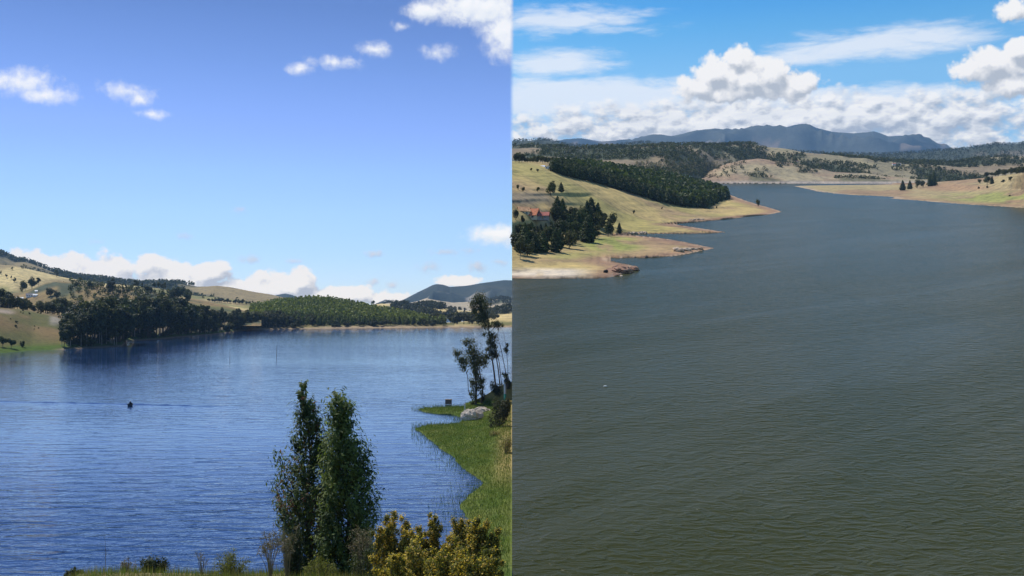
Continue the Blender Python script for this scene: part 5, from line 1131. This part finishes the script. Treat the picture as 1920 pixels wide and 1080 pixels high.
# the rower: one skinned body
def person(name, label, loc, rz, joints, edges, radii, mat, head, extras):
    me = bpy.data.meshes.new(name + '_body'); me.from_pydata(joints, edges, []); me.materials.append(mat)
    o = link(name, me, None, loc); o.rotation_euler = (0, 0, rz); tag(o, label, 'person')
    sk = o.modifiers.new('skin', 'SKIN'); ss_ = o.modifiers.new('smooth', 'SUBSURF'); ss_.levels = ss_.render_levels = 1
    lay = me.skin_vertices[0].data if len(me.skin_vertices) else None
    if lay is None:
        bm_ = __import__('bmesh').new(); bm_.from_mesh(me); bm_.verts.layers.skin.verify(); bm_.to_mesh(me); bm_.free(); lay = me.skin_vertices[0].data
    for sv_, r in zip(lay, radii): sv_.radius = (r, r)
    lay[0].use_root = True
    return o
J = [(0, 0, .38), (0, .02, .62), (0, .03, .84), (0, .0, .94), (0, -.02, 1.06), (0, -.02, 1.14), (.17, .02, .82), (.24, -.16, .66), (.27, -.38, .64), (-.17, .02, .82), (-.24, -.16, .66), (-.27, -.38, .64), (.11, -.02, .36), (.15, -.40, .46), (.13, -.62, .14), (-.11, -.02, .36), (-.15, -.40, .46), (-.13, -.62, .14), (.13, -.74, .12), (-.13, -.74, .12)]
E = [(0, 1), (1, 2), (2, 3), (3, 4), (4, 5), (2, 6), (6, 7), (7, 8), (2, 9), (9, 10), (10, 11), (0, 12), (12, 13), (13, 14), (0, 15), (15, 16), (16, 17), (14, 18), (17, 19)]
pr_ = person('person', 'person in dark clothing and a pale hat rowing the small boat', (bx - .09 * .82, Yq + .42 * .82, 0.0), math.radians(12), J, E, [.15, .15, .16, .055, .095, .08, .07, .05, .04, .07, .05, .04, .09, .075, .05, .09, .075, .05, .045, .045], M['cloth'], None, None)
g = Geo(); g.tube([(0, -.02, 1.13), (0, -.02, 1.15)], [.19, .18], 12); g.tube([(0, -.02, 1.15), (0, -.02, 1.2), (0, -.02, 1.24)], [.11, .105, .07], 12); link('hat', g.mesh('hat', M['pale_cloth'], True), pr_); pr_.scale = (.82, .82, .82)
g = Geo(); g.tube([(0, -.115, 1.03), (0, -.11, 1.10)], [.045, .05], 8); link('face', g.mesh('face', M['skin'], True), pr_)
# the wake: a long low swell
n = 160; t = np.linspace(0, 1, n); cx = np.interp(t, [0, .55, 1], [-60, 244, 470]); cyr = np.interp(cx, [-60, 0, 244, 430, 470], [751, 752.5, 758.2, 762.5, 764]); Yw = HC * F / (cyr - VP); Xw = xpix(cx, Yw)
prof_ = [(-1.6, .004), (-.8, .05), (-.25, .15), (0, .19), (.3, .10), (.8, .03), (1.5, .004)]; V_ = []
for i in range(n):
    f = min(1, (1 - t[i]) * 4, .4 + t[i] * 4) * (.8 + .2 * math.sin(i * .37 + 2 * math.sin(i * .11)))
    for dy, z in prof_: V_.append((Xw[i], Yw[i] + dy, max(.004, z * f)))
K_ = len(prof_); i = (np.arange(n - 1)[:, None] * K_ + np.arange(K_ - 1)[None]).ravel()
tag(link('wake', mesh_np('wake', np.array(V_), [np.c_[i, i + K_, i + K_ + 1, i + 1]], M['lake'], None, True)), 'long low wave of the wake spreading from the rowing boat', 'wake', kind='stuff')
# white float on the reservoir
Yq = 80 * UP * F / (725 - 290); zf = BASE + SLOPE * Yq
g = Geo(); g.tube([(-.26, 0, .03), (-.12, 0, .07), (.1, 0, .08), (.26, 0, .03)], [.04, .09, .09, .03], 8)
tag(link('float', g.mesh('float', M['white'], True), None, (xpix(1135, Yq), Yq, zf)), 'small white float alone on the green grey reservoir', 'float')

# ------------------------------------------------------------------ houses
def gable(parent, name, mat, c, L, Wd, zb, hr, rz, over=.25, th=.12, label=None):
    """a gabled roof with its ridge along local x"""
    ca, sa = math.cos(rz), math.sin(rz); l, w = L / 2 + over, Wd / 2 + over; dz = hr * over / (Wd / 2)
    pts = [(-l, -w, zb - dz), (l, -w, zb - dz), (l, 0, zb + hr), (-l, 0, zb + hr), (-l, w, zb - dz), (l, w, zb - dz)]
    pts += [(x, y, z - th) for x, y, z in pts]
    v = [(c[0] + x * ca - y * sa, c[1] + x * sa + y * ca, z) for x, y, z in pts]
    g = Geo(); g.add(v, [(0, 1, 2, 3), (3, 2, 5, 4), (7, 6, 9, 8), (8, 9, 10, 11), (0, 6, 7, 1), (4, 5, 11, 10), (0, 3, 9, 6), (3, 4, 10, 9), (1, 7, 8, 2), (2, 8, 11, 5)])
    o = link(name, g.mesh(name, mat), parent)
    if label: o['label'] = label
    return o
def walls(parent, mat, c, L, Wd, h, hr, rz):
    ca, sa = math.cos(rz), math.sin(rz); l, w = L / 2, Wd / 2
    pts = [(-l, -w, -.4), (l, -w, -.4), (l, w, -.4), (-l, w, -.4), (-l, -w, h), (l, -w, h), (l, w, h), (-l, w, h), (-l, 0, h + hr - .03), (l, 0, h + hr - .03)]
    v = [(c[0] + x * ca - y * sa, c[1] + x * sa + y * ca, z) for x, y, z in pts]
    g = Geo(); g.add(v, [(0, 1, 5, 4), (2, 3, 7, 6), (1, 2, 6, 5), (3, 0, 4, 7)], [(5, 6, 9), (7, 4, 8)]); return link('wall', g.mesh('wall', mat), parent)
def opening(parent, name, c, L, Wd, rz, u, z, w, h, mat, face=-1, end=False):
    ca, sa = math.cos(rz), math.sin(rz)
    x, y = (u, face * (Wd / 2 + .02)) if not end else (L / 2 + .02, u)
    g = Geo(); g.box((c[0] + x * ca - y * sa, c[1] + x * sa + y * ca, z), (w, .06, h) if not end else (.06, w, h), rz); return link(name, g.mesh(name, mat), parent)
def house(name, label, p, group=None):
    e = bpy.data.objects.new(name, None); COL.objects.link(e); e.location = p; return tag(e, label, 'house', group)
p = P1.at(1000, 411); e = house('tiled_house', 'rambling house with orange tiled roofs among the dark trees', p)
rz = math.radians(-24)
walls(e, M['cream'], (.0, 0), 3.2, 3.4, 1.5, 1.9, rz); main_roof = gable(e, 'roof', M['orange'], (0, 0), 3.2, 3.4, 1.5, 1.9, rz, .35)
walls(e, M['cream'], (-3.2, -.3), 3.4, 3.0, 2.7, 1.3, math.radians(20)); gable(e, 'roof', M['terracotta'], (-3.2, -.3), 3.4, 3.0, 2.7, 1.3, math.radians(20), .35, label='pale orange tiled roof of the left wing')
walls(e, M['grey'], (3.1, -.1), 3.4, 2.8, 1.3, 1.0, math.radians(-8)); gable(e, 'roof', M['rust'], (3.1, -.1), 3.4, 2.8, 1.3, 1.0, math.radians(-8), .4, label='faded brown roof of the right wing')
walls(e, M['cream'], (1.6, 1.4), 1.6, 2.4, 1.9, 1.5, math.radians(60)); gable(e, 'roof', M['terracotta'], (1.6, 1.4), 1.6, 2.4, 1.9, 1.5, math.radians(60), .3)
for u in (-.9, .5): opening(e, 'window', (0, 0), 3.2, 3.4, rz, u, .8, .7, .8, M['glass'])
for u in (-.8, .7): opening(e, 'window', (3.1, -.1), 3.4, 2.8, math.radians(-8), u, .75, .6, .7, M['glass'])
for u in (-.6, .6): opening(e, 'window', (-3.2, -.3), 3.4, 3, math.radians(20), u, 1.9, .6, .7, M['glass'])
opening(e, 'door', (3.1, -.1), 3.4, 2.8, math.radians(-8), 0, .55, .6, 1.1, M['wood']); opening(e, 'gable_window', (0, 0), 3.2, 3.4, rz, 0, 1.9, .9, 1.0, M['glass'], end=True)
for c in ((-.9, .9), (-2.2, 1.2)): g = Geo(); g.box((c[0], c[1], 3.2), (.4, .4, 1.1)); link('chimney', g.mesh('chimney', M['orange']), main_roof)
p = P1.at(1027, 316.8); e = house('white_cottage', 'small white gabled cottage with two windows on the pasture brow', p); s = p[1] / F
walls(e, M['white'], (0, 0), 6 * s, 9.5 * s, 3.4 * s, 2.8 * s, math.radians(90)); gable(e, 'roof', M['white'], (0, 0), 6 * s, 9.5 * s, 3.4 * s, 2.8 * s, math.radians(90), .12)
for u in (-2 * s, 2.2 * s): opening(e, 'window', (0, 0), 6 * s, 9.5 * s, math.radians(-90), u, 2 * s, 1.5 * s, 2 * s, M['glass'], end=True)
p = P1.at(1018, 312.3); e = house('blue_shed', 'low shed with a pale blue sheet roof left of the white cottage', (p[0], p[1] + 4, p[2]))
walls(e, M['white'], (0, 0), 10 * s, 6 * s, 1.6 * s, 2.4 * s, math.radians(-25)); gable(e, 'roof', M['blue'], (0, 0), 10 * s, 6 * s, 1.6 * s, 2.4 * s, math.radians(-25), .15)
p = P1.at(1036, 316.5); e = house('red_roofed_house', 'red roofed house behind the right side of the white cottage', (p[0], p[1] + 3, p[2]))
walls(e, M['cream'], (0, 0), 10 * s, 6 * s, 3 * s, 3 * s, 0); gable(e, 'roof', M['rust'], (0, 0), 10 * s, 6 * s, 3 * s, 3 * s, 0, .3)
for k in (-3, 0, 3): opening(e, 'post', (0, 0), 10 * s, 7.5 * s, 0, k * s, 1.4 * s, .5 * s, 3.6 * s, M['wood'])
for px, py, w, h, lb in [(1676, 310, 6, 4, 'white building among far trees, left one of the pair'), (1684, 310, 10, 4.5, 'longest white building among the far trees'), (1494, 304.5, 6, 3, 'tiny white house on the rim of the brown bluff')]:
    p = on_sheet(R2, px, py); s = p[1] / F; e = house('white_building', lb, p)
    walls(e, M['white'], (0, 0), w * s, 5 * s, h * .65 * s, h * .35 * s, 0); gable(e, 'roof', M['grey'] if w > 8 else M['rust'], (0, 0), w * s, 5 * s, h * .65 * s, h * .35 * s, 0, .2)
    for k in range(int(w / 2.5)): opening(e, 'window', (0, 0), w * s, 5 * s, 0, (-w / 2 + 1.5 + 2.5 * k) * s, h * .35 * s, .8 * s, 1.0 * s, M['glass'])
for px, py, w, h, rm, lb in [(56, 557, 13, 7, 'grey', 'grey roofed house, middle of the group on the brown hillside'), (66, 556, 7, 5, 'white', 'small white hut right of the grey roofed hillside house'), (68, 548, 4, 4, 'white', 'tiny white hut uphill of the hillside houses'), (37, 562, 12, 5, 'white', 'long pale roofed shed left of the hillside houses')]:
    p = on_sheet(S2, px, py); s = p[1] / F; e = house('hillside_house', lb, p); rz = .35
    walls(e, M['white'], (0, 0), w * s, 6 * s, h * .6 * s, h * .4 * s, rz); gable(e, 'roof', M[rm], (0, 0), w * s, 6 * s, h * .6 * s, h * .4 * s, rz, .3)
    for k in range(max(1, int(w / 4))): opening(e, 'window', (0, 0), w * s, 6 * s, rz, (-w / 2 + 2 + 4 * k) * s, h * .32 * s, 1.4 * s, 1.6 * s, M['glass'])

# ------------------------------------------------------------------ air
g = Geo(); g.box((0, 4150, 655), (15000, 8900, 1450)); hz = link('haze', g.mesh('haze', []), None); hz['kind'] = 'stuff'; hz['label'] = 'thin blue haze over the far hills'
hm = bpy.data.materials.new('haze'); hm.use_nodes = True; ht = hm.node_tree; ht.nodes.clear()
pv = ht.nodes.new('ShaderNodeVolumePrincipled'); pv.inputs['Color'].default_value = (0.36, 0.64, 1.0, 1); pv.inputs['Density'].default_value = 0.00007; pv.inputs['Anisotropy'].default_value = 0.0
ho = ht.nodes.new('ShaderNodeOutputMaterial'); ht.links.new(pv.outputs[0], ho.inputs['Volume']); hz.data.materials.append(hm)
